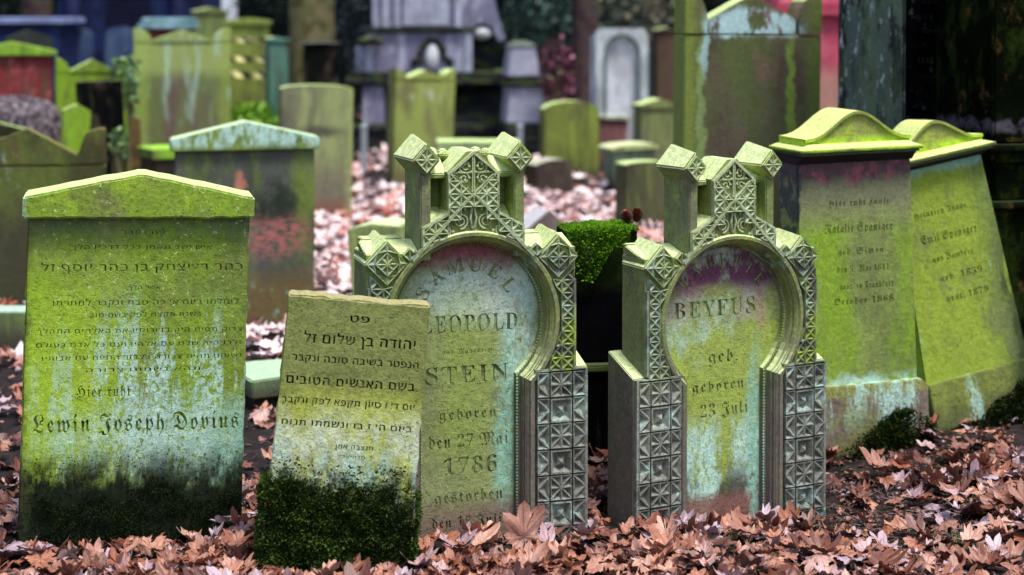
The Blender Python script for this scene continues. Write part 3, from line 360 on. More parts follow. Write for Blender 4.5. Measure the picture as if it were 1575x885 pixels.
120789:(260,[66,12,172,254,67,254,51,249,44,234,42,214,18,214,20,298,210,298,210,278,100,12],),
120790:(260,[121,180,134,190,142,201,147,215,148,244,145,254,132,272,123,277,112,278,97,275,86,266,80,251,78,234,80,215,89,201,102,190],[111,31,130,34,144,45,153,61,156,81,153,99,142,113,124,127,98,140,85,130,75,118,68,102,66,83,69,62,78,45,93,34],[109,8,79,11,54,18,36,31,22,46,15,65,12,85,16,108,28,127,47,142,71,156,50,171,34,188,24,207,21,229,23,247,30,264,42,279,59,291,83,299,114,302,151,297,178,282,194,259,199,232,196,210,185,194,167,180,145,167,176,149,196,131,208,111,212,88,205,54,185,29,152,13],),
120791:(260,[110,151,123,153,134,158,143,167,149,178,146,222,138,252,125,269,108,275,93,271,81,258,74,237,72,207,81,165],[91,8,69,10,52,15,40,22,32,32,27,42,26,61,30,68,36,73,45,76,52,59,62,46,75,36,93,33,133,62,149,149,139,139,126,130,111,124,92,122,61,127,36,143,20,169,14,205,17,232,25,255,38,275,57,289,79,299,106,302,133,298,157,288,177,270,193,244,202,210,206,167,204,135,199,105,191,78,179,55,163,35,143,20,119,11],)}
GT = {}
for code, row in GD.items():
    GT[chr(code)] = ([[(Vector((k[i]/400, k[i+1]/400, 0)),)*3 for i in range(0, len(k), 2)] for k in row[1:]], row[0]/400)
def glyphs(body, offset=0.0):
    out = []; x = 0.0
    for c in body:
        if c == ' ': x += 0.32; continue
        g, adv = GT.get(c, ([], 0.3)); o = Vector((x, 0, 0))
        if offset and g:   # embolden: push every contour point out along its normal
            ar = [sum(t[k][1].xy.cross(t[(k+1) % len(t)][1].xy) for k in range(len(t))) for t in g]
            sg = 1 if max(ar, key=abs) > 0 else -1; g2 = []
            for t in g:
                q = []; m = len(t)
                for k in range(m):
                    a_ = (t[k][1]-t[k-1][1]).normalized(); b_ = (t[(k+1) % m][1]-t[k][1]).normalized()
                    nn = Vector(((a_.y+b_.y), -(a_.x+b_.x), 0)); nn = nn/max(0.6, nn.length**2/2) if nn.length > 1e-3 else nn
                    q.append((t[k][1]+nn*offset*sg,)*3)
                g2.append(q)
            g = g2
        out += [[tuple(p+o for p in q) for q in t] for t in g]; x += adv
    return out
def ext(sp):
    xs = [t[1].x for s in sp for t in s]; ys = [t[1].y for s in sp for t in s]
    return min(xs), max(xs), min(ys), max(ys)
def line_splines(body, cx, cz, w, h, kind='heb', offset=0.0):
    """one line of lettering centred at cx,cz with total width w and letter height h"""
    if kind == 'heb': body = body[::-1]
    elif kind == 'frak': body = frak(body)
    elif kind == 'thin': body = frak(body, False)
    elif kind == 'ser': body = serif(body)
    g = glyphs(body, offset)
    if not g: return []
    x0, x1, y0, y1 = ext(g)
    kx = w/(x1-x0); ky = h/0.7
    def worn(q):   # hand-cut, weathered edges
        n_ = noise.noise_vector(q*55)*0.0011 + noise.noise_vector(q*160)*0.0006
        return q + Vector((n_.x, n_.y, 0))
    return [[tuple(worn(Vector((cx+(p.x-(x0+x1)/2)*kx, cz+(p.y-0.35)*ky, 0))) for p in t) for t in s] for s in g]
def arc_splines(body, cx, cz, R, h, a0, a1):
    out = []; n = len(body)
    for i, c in enumerate(body):
        if c == ' ': continue
        g = glyphs(serif(c)); x0, x1, y0, y1 = ext(g)
        a = radians(a0 + (a1-a0)*i/(n-1)); k = h/0.7
        rot = Matrix.Rotation(a-pi/2, 3, 'Z')
        for s in g:
            out.append([tuple(rot @ Vector(((p.x-(x0+x1)/2)*k, (p.y-0.35)*k, 0)) + Vector((cx+R*cos(a), cz+R*sin(a), 0)) for p in t) for t in s])
    return out
from mathutils.geometry import delaunay_2d_cdt
def bez(sp, n=3):
    out = []; m = len(sp)
    for i in range(m):
        p0, p1, p2, p3 = (Vector(sp[i][1][:2]), Vector(sp[i][2][:2]), Vector(sp[(i+1) % m][0][:2]), Vector(sp[(i+1) % m][1][:2]))
        st = (p3-p0).length
        if abs((p1-p0).cross(p3-p0)) + abs((p2-p0).cross(p3-p0)) < 0.02*st*st: out.append(p0); continue
        for k in range(n):
            t = k/n; out.append(p0*(1-t)**3 + p1*3*t*(1-t)**2 + p2*3*t*t*(1-t) + p3*t**3)
    return out
def plate(name, mat, parent, polys, splines, y0, y1):
    """a stone face with the letters cut right through it; front at y0, back at y1"""
    co_ = []; faces = []; sign = []
    for P in [[Vector(q[:2]) for q in p] for p in polys] + [bez(sp) for sp in splines]:
        Q = [P[0]]
        for q in P[1:]:
            if (q-Q[-1]).length > 2e-5: Q.append(q)
        if (Q[0]-Q[-1]).length < 2e-5: Q.pop()
        if len(Q) < 3: continue
        A = sum(Q[k].cross(Q[(k+1) % len(Q)]) for k in range(len(Q))); sign.append(1 if A > 0 else -1)
        if A < 0: Q.reverse()
        o = len(co_); co_ += Q; faces.append(list(range(o, o+len(Q))))
    vs, es, fs, ov, oe, of = delaunay_2d_cdt(co_, [], faces, 0, 1e-6, True)
    keep = []
    np_ = len(polys)
    for f, org in zip(fs, of):
        if 0 not in org: continue
        if np_ > 1 and 1 in org: continue
        if sum(sign[q] for q in org if q >= np_) != 0: continue
        a, b, c = [vs[k] for k in f]
        keep.append(list(f) if (b-a).cross(c-a) > 0 else list(f)[::-1])
    n = len(vs); ed = {}
    for f in keep:
        for k in range(3):
            e = (f[k], f[(k+1) % 3])
            if (e[1], e[0]) in ed: del ed[(e[1], e[0])]
            else: ed[e] = 1
    V3 = [(v.x, y0, v.y) for v in vs] + [(v.x, y1, v.y) for v in vs]
    F3 = keep + [(a, n+a, n+b, b) for a, b in ed]
    me = bpy.data.meshes.new(name); me.from_pydata(V3, [], F3); me.materials.append(mat)
    bm = bmesh.new(); bm.from_mesh(me); bmesh.ops.delete(bm, geom=[v for v in bm.verts if not v.link_faces], context='VERTS'); bm.to_mesh(me); bm.free()
    o = bpy.data.objects.new(name, me); COL.objects.link(o); o.parent = parent
    return o

# ---------------------------------------------------------------- moss
M_MOSS = simple('dark_moss', [(0.012,0.022,0.006),(0.03,0.06,0.012),(0.07,0.12,0.02)], 45, 0.95, 0.1, attr='rnd')
M_MOSSB = simple('bright_moss', [(0.06,0.16,0.01),(0.14,0.32,0.015),(0.30,0.50,0.03)], 45, 0.95, 0.1, attr='rnd')
def attr_mesh(mb, vals, name, mat, parent=None, smooth=False):
    o = mb.build(name, mat, parent, smooth=smooth)
    a = o.data.attributes.new('rnd', 'FLOAT', 'FACE'); a.data.foreach_set('value', vals)
    return o
def moss(name, parent, sampler, n, size, mat=M_MOSS, label=None):
    """a pelt of little leafy shoots; sampler() gives a point, its outward normal"""
    mb = MB(); vals = []
    for _ in range(n):
        q = sampler()
        if q is None: continue
        p, nn = q; p = Vector(p); nn = Vector(nn).normalized()
        cl = noise.noise(p*22)*0.5 + 0.5
        c2 = noise.noise(p*7+Vector((3,1,7)))*0.5+0.5
        if c2 < 0.36 and random.random() < 0.7: continue
        cl = 0.6*cl+0.5*(c2-0.1)
        p = p + nn * max(0, cl-0.35) * size * 3.2
        L_ = size * random.uniform(0.5, 1.3) * (0.6+cl)
        d = (nn + Vector((random.uniform(-1,1), random.uniform(-1,1), random.uniform(-0.8,1.0)))*0.8).normalized()
        s = d.cross(Vector((random.uniform(-1,1), random.uniform(-1,1), random.uniform(-1,1)))).normalized() * size*0.22
        m = p + d*L_*0.5
        mb.add([p-s*0.6, p+s*0.6, m+s, p+d*L_, m-s], [(0,1,2,3,4)])
        vals.append(min(1, max(0, 0.15 + cl*0.5 + random.uniform(-0.15, 0.35)*cl)))
    o = attr_mesh(mb, vals, name, mat, parent)
    if label: o['label'] = label
    return o

# ================================================================ SETTING
M_SOIL = simple('damp_soil', [(0.006,0.004,0.005),(0.015,0.010,0.010),(0.03,0.02,0.017)], 14, 0.9, 0.25, bump=0.8)
mb = MB(); xs = []; ys = []
def lin(a, b, n): return [a+(b-a)*i/n for i in range(n+1)]
xs = [-200,-80,-40] + lin(-16,-5,22) + lin(-4.8,4.8,96) + lin(5,16,22) + [40,80,200]
ys = [-60,-20,-5,0,2] + lin(3,12,90)[0:] + lin(12.5,36,47) + [45,60,90,150,300]
W_ = len(xs)
mb.add([(x, y, gz(x, y)) for y in ys for x in xs],
       [(j*W_+i, j*W_+i+1, (j+1)*W_+i+1, (j+1)*W_+i) for j in range(len(ys)-1) for i in range(W_-1)])
tag(mb.build('ground', M_SOIL, smooth=True), kind='structure')

foot = []   # footprints kept free of leaf centres: (x, y, half width, depth, yaw)
def place(pxc, s, pyb=None, yaw=0, w=0.4, t=0.15, dz=0.0):
    d = F/s; x = wx(pxc, d)
    z = wz(pyb, d) if pyb is not None else gz(x, d) + dz
    foot.append((x, d, w/2, t, radians(yaw)))
    return (x, d, z)

def local_line(s, cosa, pxc, pyb, L_, R_, y, h, body, kind, off=0.0, zoff=0.0):
    return line_splines(body, ((L_+R_)/2-pxc)/(s*cosa), (pyb-y)/s+zoff, (R_-L_)/(s*cosa), h/s, kind, off)

# ================================================================ FRONT LEFT GABLED STONE
M1 = stone('algae_sandstone_a', (0.22,0.21,0.09), [
    L(LIME, 0.95, n=(2.2,0.25,0.6,0.7)), L(OLIVE, 0.7, n=(7,0.45,0.7,0.35)),
    L(LIME2, 0.9, blob=(-0.22,0.5,0.2,0.35,0.6)),
    L((0.35,0.30,0.14), 0.4, n=(4,0.5,0.7,0.5)),
    L((0.13,0.19,0.09), 0.85, z=(0.93,1.04), n=(12,0.3,0.6,0.4)),
    L(MINT, 0.9, n=(15,0.47,0.54,0.10), blob=(0.08,0.42,0.33,0.30,0.6), n2=(70,0.42,0.52,0.7)),
    L(MINT, 0.85, blob=(0.12,0.34,0.27,0.11,0.7), n2=(75,0.42,0.50,0.8)), L(TEAL,0.8,blob=(0.30,0.30,0.06,0.14,0.5),n2=(60,0.4,0.5,0.6)),
    L(PALE, 0.85, n=(60,0.62,0.655,1)), L((0.12,0.15,0.05),0.8,n=(90,0.63,0.66,1)),
    L(BLACKM, 1.0, z=(0.36,0.20), n=(14,0.30,0.52,0.5)), L(BLACKM, 1.0, z=(0.22,0.17)),
    L((0.05,0.06,0.02), 0.75, x=(-0.31,-0.36), n=(8,0.3,0.5,0.4)),
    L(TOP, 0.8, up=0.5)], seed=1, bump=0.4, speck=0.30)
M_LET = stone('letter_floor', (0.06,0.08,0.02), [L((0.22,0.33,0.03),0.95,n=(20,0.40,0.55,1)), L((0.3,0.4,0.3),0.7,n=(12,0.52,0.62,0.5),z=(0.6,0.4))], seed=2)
s1 = 488.0; d1 = F/s1; yaw1 = 13; c1 = 0.985
t = thing('gravestone', 'wide gabled gravestone with rows of Hebrew letters and blackened foot, front left', 'gravestone',
          place(202, s1, 842, yaw1, 0.75, 0.15), (0, 1.6, yaw1))
hw = 0.342
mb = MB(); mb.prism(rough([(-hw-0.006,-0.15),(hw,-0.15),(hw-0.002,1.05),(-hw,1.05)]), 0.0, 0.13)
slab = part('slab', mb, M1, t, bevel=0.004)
lines1 = [(184,251,357,7,'פה נקבר'),(108,325,380,7,'איש ישר ונאמן בכל דרכיו הלך'),(64,374,411,13,'כהר ר׳ יצחק בן כהר יוסף זל'),
 (197,246,442,7,'אשר הלך'),(83,369,465,9,'לעולמו ביום א׳ כה טבת ונקבר למחרתו'),(139,311,484,8,'בשנת תקצח לפק בשם טוב'),
 (60,376,508,8,'צדיק תמים היה בדורותיו את האלהים התהלך'),(60,374,529,8,'ולבו היה שלם עם אלהיו ועם כל אדם בעולם'),
 (69,376,549,8,'נשמתו תהיה צרורה בצרור החיים עם אבותיו'),(136,312,568,7,'תהא נשמתו צרורה')]
sp = []
for a, b, y, h, body in lines1: sp += local_line(s1, c1*1.04, 213, 842, a, b, y, h*1.0, body, 'heb', 0.008)
sp += local_line(s1, c1, 213, 842, 125, 205, 601, 17, 'Hier ruht', 'thin', 0.01)
sp += local_line(s1, c1*1.05, 213, 842, 56, 376, 650, 27, 'Lewin Joseph Dovius', 'frak')
# the floor of the letters is the darker sheet behind a thin cut face
fl = MB().box(-hw+0.01, hw-0.012, -0.0025, -0.0005, 0.2, 1.04); part('letter_recess', fl, M_LET, t)
plate('inscription', M1, t, [rough([(-hw,-0.15),(hw-0.004,-0.15),(hw-0.006,1.049),(-hw+0.004,1.049)], j=0.001)], sp, -0.009, -0.0015)
mb = MB(); mb.prism(rough([(-0.358,1.042),(0.352,1.042),(0.352,1.108),(0.012,1.178),(-0.012,1.178),(-0.358,1.108)]), -0.050, 0.15)
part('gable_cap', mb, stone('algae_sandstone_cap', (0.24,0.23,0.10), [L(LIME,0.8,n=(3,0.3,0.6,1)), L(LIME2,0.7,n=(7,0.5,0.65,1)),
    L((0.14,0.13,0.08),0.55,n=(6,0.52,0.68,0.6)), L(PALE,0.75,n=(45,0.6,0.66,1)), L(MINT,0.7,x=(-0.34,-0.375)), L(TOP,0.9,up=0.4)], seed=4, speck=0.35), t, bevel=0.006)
def samp1():
    x = random.uniform(-0.36,0.355); z = random.uniform(-0.03,0.17+0.16*noise.noise(Vector((x*7,0,3)))) if random.random() < 0.85 else random.uniform(0.1,0.3)
    return ((x,-0.008,z),(0,-1,0.1))
moss('moss', t, samp1, 7000, 0.009, simple('black_moss', [(0.004,0.008,0.003),(0.012,0.024,0.006),(0.04,0.06,0.015)], 45, 0.95, 0.05, attr='rnd'))

# ================================================================ SMALL LEANING SLAB
s2 = 513.0
M2 = stone('lichen_limestone', (0.27,0.31,0.09), [
    L((0.23,0.27,0.08),0.9,z=(0.5,0.66),n=(4,0.2,0.6,0.6)), L((0.48,0.55,0.09),0.9,z=(0.62,0.5),n=(6,0.2,0.55,0.6)),
    L((0.62,0.72,0.55),0.9,z=(0.56,0.42),n=(9,0.36,0.55,0.35),n2=(60,0.3,0.5,1)), L(MINT,0.7,z=(0.45,0.33),n=(11,0.45,0.55,0.5)),
    L((0.17,0.16,0.08),0.6,n=(5,0.52,0.66,0.4),z=(0.5,0.6)), L((0.08,0.09,0.04),0.8,n=(70,0.6,0.66,1),z=(0.6,0.3)),
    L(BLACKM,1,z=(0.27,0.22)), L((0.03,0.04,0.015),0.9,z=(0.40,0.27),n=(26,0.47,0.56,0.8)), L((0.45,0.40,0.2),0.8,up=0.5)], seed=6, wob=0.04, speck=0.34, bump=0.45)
pos = place(514, s2, 892, 8, 0.44, 0.13)
t = thing('gravestone', 'small leaning slab with bold dark Hebrew lines, its lower third wrapped in dark moss', 'gravestone', pos, (0, 5.2, 6))
z2 = 0.84; hw = 0.213
mb = MB(); mb.prism(rough([(-hw-0.012,-0.1),(hw+0.012,-0.1),(hw,z2-0.002),(hw*0.3,z2-0.004),(hw*0.1,z2-0.001),(-hw,z2+0.003)], 0.025, 0.0025), 0.0, 0.095)
part('slab', mb, M2, t, bevel=0.005)
sp = []
for tt, u, w, h, body in [(28,3,30,13,'פט'),(62,6,172,17,'יהודה בן שלום זל'),(93,2,195,12,'הנפטר בשיבה טובה ונקבר'),(127,-2,197,15,'בשם האנשים הטובים'),
                          (158,-3,204,11,'יום ד׳ ו סיון תקפא לפק ונקבר'),(192,-2,200,11,'ביום ה׳ ז בו ונשמתו תנוח'),(225,12,58,8,'תנצבה אמן'),(240,12,36,6,'סלה עד')]:
    sp += line_splines(body, u/s2, z2-tt/s2, w/s2, h/s2*0.92, 'heb', 0.024)
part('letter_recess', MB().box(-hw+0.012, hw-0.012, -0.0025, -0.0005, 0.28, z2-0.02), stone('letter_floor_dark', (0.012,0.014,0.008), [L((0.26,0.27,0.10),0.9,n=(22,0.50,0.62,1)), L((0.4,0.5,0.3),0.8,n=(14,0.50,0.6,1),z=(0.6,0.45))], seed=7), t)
plate('inscription', M2, t, [rough([(-hw-0.008,-0.1),(hw+0.008,-0.1),(hw-0.004,z2-0.006),(-hw+0.004,z2-0.002)], 0.03, 0.001)], sp, -0.010, -0.0015)
def samp2():
    r = random.random()
    if r < 0.72:
        x = random.uniform(-0.235,0.232); e = 0.275+0.035*noise.noise(Vector((x*9,1,3)))
        z = random.uniform(-0.06, e) if random.random() < 0.94 else e + 0.07*random.random()**2.5*(1+noise.noise(Vector((x*22,4,0))))
        return ((x,-0.012-0.012*random.random()*(1 if z<0.24 else 0.3),z),(0,-1,0.25))
    if r < 0.88: return ((-0.222-0.006*random.random(), random.uniform(-0.01,0.09), random.uniform(-0.06,0.29)),(-1,0,0.2))
    if r < 0.97: return ((0.222, random.uniform(-0.01,0.09), random.uniform(-0.06,0.26)),(1,0,0.2))
    return ((random.uniform(-0.225,-0.13),-0.02,random.uniform(0.2,0.285)),(0,-1,0.8))
moss('moss', t, samp2, 26000, 0.013, simple('pelt_moss', [(0.004,0.007,0.003),(0.012,0.024,0.006),(0.03,0.06,0.01),(0.12,0.19,0.03),(0.09,0.08,0.04)], 45, 0.95, 0.1, attr='rnd'))

# ================================================================ ORNATE KEYHOLE STONES
ZC = 0.70
def keyhole(R, zb=-0.12, na=44, nl=6, top=None):
    a = R - 0.085
    zp = ZC - sqrt(max(1e-6, R*R - a*a)); pa = atan2(zp-ZC, a)
    pts = [(a, zb + (zp-zb)*i/nl) for i in range(nl)]
    pts += [(R*cos(pa + (pi-2*pa)*i/na), ZC + R*sin(pa + (pi-2*pa)*i/na)) for i in range(na+1)]
    pts += [(-a, zp + (zb-zp)*(i+1)/nl) for i in range(nl)]
    return pts
def chip(mb, pts, yr=-0.020, dep=0.0195, rim=0.08, wall=True):
    n = len(pts); cx = sum(p[0] for p in pts)/n + random.uniform(-0.001,0.001); cz = sum(p[1] for p in pts)/n + random.uniform(-0.001,0.001)
    q_ = noise.noise(Vector((pts[0][0]*9,pts[0][1]*9,4))); dep = min(dep*random.uniform(0.72,1.0)*(1-0.5*max(0,q_)), -yr-0.0004) if yr > -0.0205 else dep*random.uniform(0.8,1); rim = rim*random.uniform(0.8,1.8)
    ins = [(p[0]+(cx-p[0])*rim, p[1]+(cz-p[1])*rim) for p in pts]
    vs = [(p[0],yr,p[1]) for p in pts] + [(p[0],yr,p[1]) for p in ins] + [(cx,yr+dep,cz)] + [(p[0],0.002,p[1]) for p in pts]
    fs = []
    for i in range(n):
        j = (i+1) % n
        fs += [(i,j,n+j,n+i),(n+i,n+j,2*n)]
        if wall: fs.append((i,2*n+1+i,2*n+1+j,j))
    mb.add(vs, fs)
def star(mb, cx, cz, hx, hz, rot=False, **k):
    if rot: P = [(cx+hx,cz),(cx+hx/2,cz+hz/2),(cx,cz+hz),(cx-hx/2,cz+hz/2),(cx-hx,cz),(cx-hx/2,cz-hz/2),(cx,cz-hz),(cx+hx/2,cz-hz/2)]
    else: P = [(cx+hx,cz-hz),(cx+hx,cz),(cx+hx,cz+hz),(cx,cz+hz),(cx-hx,cz+hz),(cx-hx,cz),(cx-hx,cz-hz),(cx,cz-hz)]
    for i in range(8): chip(mb, [(cx,cz), P[i], P[(i+1) % 8]], **k)
def pyramid(mb, cx, cz, hx, hz, yr=-0.020):
    def sq(k, y): return [(cx-hx*k,y,cz-hz*k),(cx+hx*k,y,cz-hz*k),(cx+hx*k,y,cz+hz*k),(cx-hx*k,y,cz+hz*k)]
    vs = sq(1,yr)+sq(0.86,yr)+sq(0.55,-0.001)+sq(0.42,-0.003)+[(cx,yr-0.004,cz)]
    fs = []
    for a, b in ((0,4),(4,8),(8,12)):
        fs += [(a+i,a+(i+1)%4,b+(i+1)%4,b+i) for i in range(4)]
    fs += [(12+i,12+(i+1)%4,16) for i in range(4)]
    mb.add(vs, fs)
def bar(mb, pts, w, y0, y1):
    """flat raised strip along a polyline in the x-z plane"""
    P = [Vector(p) for p in pts]; Lf = []; Rt = []
    for i, p in enumerate(P):
        tdir = (P[min(i+1,len(P)-1)]-P[max(i-1,0)]).normalized(); nn = Vector((-tdir.y, tdir.x))
        Lf.append(p+nn*w/2); Rt.append(p-nn*w/2)
    vs = [(q.x,y1,q.y) for q in Lf]+[(q.x,y0,q.y) for q in Lf]+[(q.x,y0,q.y) for q in Rt]+[(q.x,y1,q.y) for q in Rt]
    n = len(P); fs = []
    for i in range(n-1):
        for a in range(3): fs.append((a*n+i,a*n+i+1,(a+1)*n+i+1,(a+1)*n+i))
    fs += [(0,n,2*n,3*n),(n-1,2*n-1,3*n-1,4*n-1)]
    mb.add(vs, fs)
def diamond(mb, cx, cz, ax, az, bx, bz, y0, y1):
    vs = [(cx-ax,y0,cz),(cx,y0,cz-az),(cx+ax,y0,cz),(cx,y0,cz+az),(cx-bx,y1,cz),(cx,y1,cz-bz),(cx+bx,y1,cz),(cx,y1,cz+bz)]
    mb.add(vs, [(0,1,2,3),(7,6,5,4)]+[(i,4+i,4+(i+1)%4,(i+1)%4) for i in range(4)])
def spiral(mb, cx, cz, r, turns, a0, sgn, y=-0.006, w=0.0035):
    n = int(18*turns)
    pts = [(cx + sgn*r*(1-0.8*i/n)*cos(a0+2*pi*turns*i/n), y, cz + r*(1-0.8*i/n)*sin(a0+2*pi*turns*i/n)) for i in range(n+1)]
    mb.tube(pts, [w*(1-0.4*i/n) for i in range(n+1)], 6)

def ornate(name, label, loc, rot, Mb, Mc, Mp, texts, arc, crest, T=0.215):
    t = thing(name, label, 'gravestone', loc, rot)
    half = [(0.345,-0.12),(0.345,0.925),(0.168,0.925),(0.168,1.005),(0.092,1.045),(0.084,1.055),(0.084,1.178),(0.02,1.243)]
    sil = half + [(-x,z) for x, z in half[::-1]]
    mb = MB(); mb.prism(rough(sil,0.05,0.0008), 0.065, T-0.02)
    # leg blocks with sloping tops
    for sg in (1,-1):
        X0, X1 = sorted((sg*0.335, sg*0.387))
        mb.add([(X0,-0.002,-0.12),(X1,-0.002,-0.12),(X1,T,-0.12),(X0,T,-0.12),(X0,-0.002,0.535),(X1,-0.002,0.535),(X1,T,0.60),(X0,T,0.60)],
               [(0,3,2,1),(4,5,6,7),(0,1,5,4),(1,2,6,5),(2,3,7,6),(3,0,4,7)])
    # back wall of the upper recesses and sloping beam
    mb.box(-0.142,0.142,0.11,T-0.01,0.9,1.17)
    for sg in (1,-1):
        X0, X1 = sorted((sg*0.08, sg*0.142))
        mb.add([(X0,0.03,1.155),(X1,0.03,1.155),(X1,T-0.012,1.155),(X0,T-0.012,1.155),(X0,0.03,1.172),(X1,0.03,1.172),(X1,0.11,1.218),(X0,0.11,1.218),(X1,T-0.012,1.218),(X0,T-0.012,1.218)],
               [(0,3,2,1),(0,1,5,4),(4,5,6,7),(7,6,8,9),(1,2,8,6,5),(0,4,7,9,3),(2,3,9,8)])
        X0, X1 = sorted((sg*0.2, sg*0.33)); mb.box(X0,X1,0.13,T,0.92,0.958)
        X0, X1 = sorted((sg*0.170, sg*0.345)) # sloped ledge on the shoulders
        mb.add([(X0,0.02,0.926),(X1,0.02,0.926),(X1,0.13,0.926),(X0,0.13,0.926),(X1,0.128,0.956),(X0,0.128,0.956)], [(0,3,2,1),(0,1,4,5),(1,2,4),(0,5,3),(2,3,5,4)])
        X0, X1 = sorted((sg*0.086, sg*0.14))
        mb.add([(X0,0.0,1.008),(X1,0.0,1.008),(X1,0.11,1.008),(X0,0.11,1.008),(X1,0.11,1.06),(X0,0.11,1.06)], [(0,3,2,1),(0,1,4,5),(1,2,4),(0,5,3),(2,3,5,4)])
    if crest:
        for cx, r in ((-0.10,0.026),(-0.06,0.022),(0.05,0.024),(0.085,0.02)): mb.blob((cx,0.15,1.222),(r,0.03,r),n=8,jit=0.12)
    else:
        mb.box(-0.14,0.1,0.13,T-0.01,1.2,1.232)
    part('body', mb, Mb, t, bevel=0.003)
    plate('front', Mb, t, [rough(sil,0.05,0.0008), keyhole(0.262, -0.115)], [], 0.0, 0.0665)
    # fins and diamond finials
    for sg in (1,-1):
        X0, X1 = sorted((sg*0.138, sg*0.172))
        part('upright', MB().box(X0,X1,-0.001,T-0.002,0.9,1.185), Mb, t, bevel=0.004)
        cx = sg*0.155
        mb = MB()
        diamond(mb, cx, 1.22, 0.047, 0.053, 0.066, 0.074, -0.014, T*0.86)
        fo = part('finial', mb, Mb, t, bevel=0.005)
        mb = MB(); star(mb, cx, 1.22, 0.036, 0.041, rot=True, yr=-0.020, dep=0.014, rim=0.08)
        part('star_carving', mb, Mc, fo)
        cx = sg*0.283; mb = MB()
        diamond(mb, cx, 0.897, 0.073, 0.074, 0.070, 0.088, -0.008, T*0.86)
        fo = part('shoulder_finial', mb, Mb, t, bevel=0.005)
        mb = MB(); star(mb, cx, 0.897, 0.038, 0.038, rot=True, yr=-0.024, dep=0.014, rim=0.08)
        for q in range(4):
            a = q*pi/2
            def rp(x, z): return (cx+x*cos(a)-z*sin(a), 0.897+x*sin(a)+z*cos(a))
            chip(mb, [rp(0.066,0), rp(0.041,0), rp(0.035,0.031)], yr=-0.019, dep=0.011)
            chip(mb, [rp(0,0.066), rp(0.035,0.031), rp(0,0.041)], yr=-0.019, dep=0.011)
        part('star_carving', mb, Mc, fo)
    # chip carving
    mb = MB()
    for sg in (1,-1):
        def X(x): return sg*x
        xi, xa, xb, xo = 0.212, 0.254, 0.330, 0.374
        pz = 0.0835; zt = 0.526; k = 0; top = zt
        while top-pz > -0.10:
            z1 = top-0.003; z0 = top-pz+0.003; zm = (z0+z1)/2; cxx = (xa+xb)/2
            if k % 2 == 0: star(mb, X(cxx), zm, 0.036, (z1-z0)/2)
            else: pyramid(mb, X(cxx), zm, 0.036, (z1-z0)/2)
            for (u, v) in ((xi, xa-0.003), (xo, xb+0.003)):   # u outer mid, v inner corner line
                if k % 2 == 0:
                    chip(mb, [(X(v),z0),(X(u),zm),(X(v),z1)]); chip(mb, [(X(u),zm),(X(u),z1),(X(v),z1)]); chip(mb, [(X(u),z0),(X(u),zm),(X(v),z0)])
                else:
                    chip(mb, [(X(u),z0),(X(v),z0),(X(v),zm)]); chip(mb, [(X(u),z0),(X(v),zm),(X(u),z1)]); chip(mb, [(X(u),z1),(X(v),zm),(X(v),z1)])
            top -= pz; k += 1
        bar(mb, [(X(0.379),-0.1),(X(0.379),0.531),(X(0.205),0.531)], 0.008, -0.018, 0.0)
        bar(mb, [(X(0.340),0.54),(X(0.340),0.822)], 0.008, -0.016, 0.0)
        bar(mb, [(X(0.165),0.925),(X(0.165),1.003),(X(0.088),1.044),(X(0.081),1.055),(X(0.081),1.172),(X(0.0),1.240)], 0.008, -0.016, 0.0)
        bar(mb, [(X(0.012),1.100),(X(0.09),1.018),(X(0.20),0.904)], 0.009, -0.020, 0.0)
        bar(mb, [(X(0.0),1.098),(X(0.076),1.175)], 0.007, -0.018, 0.0)
    def snap(p):
        r = hypot(p[0], p[1]-ZC)
        if r < 0.292:
            k = 0.292/max(r,1e-6); return (p[0]*k, ZC+(p[1]-ZC)*k)
        return p
    def ok(p):
        x = abs(p[0]); z = p[1]
        r = hypot(x, z-ZC)
        if r < 0.262: return False
        if z < 0.535: return False
        if x > 0.3365: return False
        if z > 0.9245 and x > 0.1645: return False
        if z > 1.0+ (0.165-x)*0.5 and x > 0.081: return False
        if z > 1.165 - 0.0: return False
        if abs(x-0.283)+abs(z-0.897) < 0.075: return False
        # scroll gable
        if z < 1.092 - 1.03*x and z > ZC+0.2: return False
        if z > 1.095 + 1.0*x + 0.004: return False
        return True
    p = 0.042
    for i in range(-9, 9):
        for j in range(0, 18):
            x0 = i*p; z0 = 0.53+j*p*0.985; x1 = x0+p; z1 = z0+p*0.985; cm = ((x0+x1)/2,(z0+z1)/2)
            cs = [(x0,z0),(x1,z0),(x1,z1),(x0,z1)]
            tris = [[cs[q],cs[(q+1)%4],cm] for q in range(4)]
            for tr in tris:
                c = (sum(q[0] for q in tr)/3, sum(q[1] for q in tr)/3)
                tr2 = [snap(q) for q in tr]
                c2 = (sum(q[0] for q in tr2)/3, sum(q[1] for q in tr2)/3)
                ar = abs((tr2[1][0]-tr2[0][0])*(tr2[2][1]-tr2[0][1])-(tr2[2][0]-tr2[0][0])*(tr2[1][1]-tr2[0][1]))
                tr2 = [(max(-0.336,min(0.336,q[0])), q[1]) for q in tr2]
                if ar > 0.0004 and ok(c2) and (hypot(c[0],c[1]-ZC) > 0.262): chip(mb, tr2)
    # scrollwork in the gable over the arch and in the head diamond
    for sg in (1,-1):
        spiral(mb, sg*0.042, 1.022, 0.026, 1.9, -pi/2, -sg)
        spiral(mb, sg*0.090, 0.992, 0.016, 1.6, -pi/3, -sg)
        spiral(mb, sg*0.122, 0.962, 0.011, 1.4, 0, sg)
        for q in range(5):
            a = radians(38+q*13); mb.blob((sg*0.297*cos(a),-0.004,ZC+0.297*sin(a)),(0.0065,0.006,0.0065),n=6)
        mb.tube([(sg*0.004,-0.006,1.0),(sg*0.010,-0.009,1.03),(sg*0.004,-0.006,1.062),(sg*0.013,-0.006,1.075)],0.0036,5)
        spiral(mb, sg*0.027, 1.195, 0.021, 1.5, -pi/2, sg)
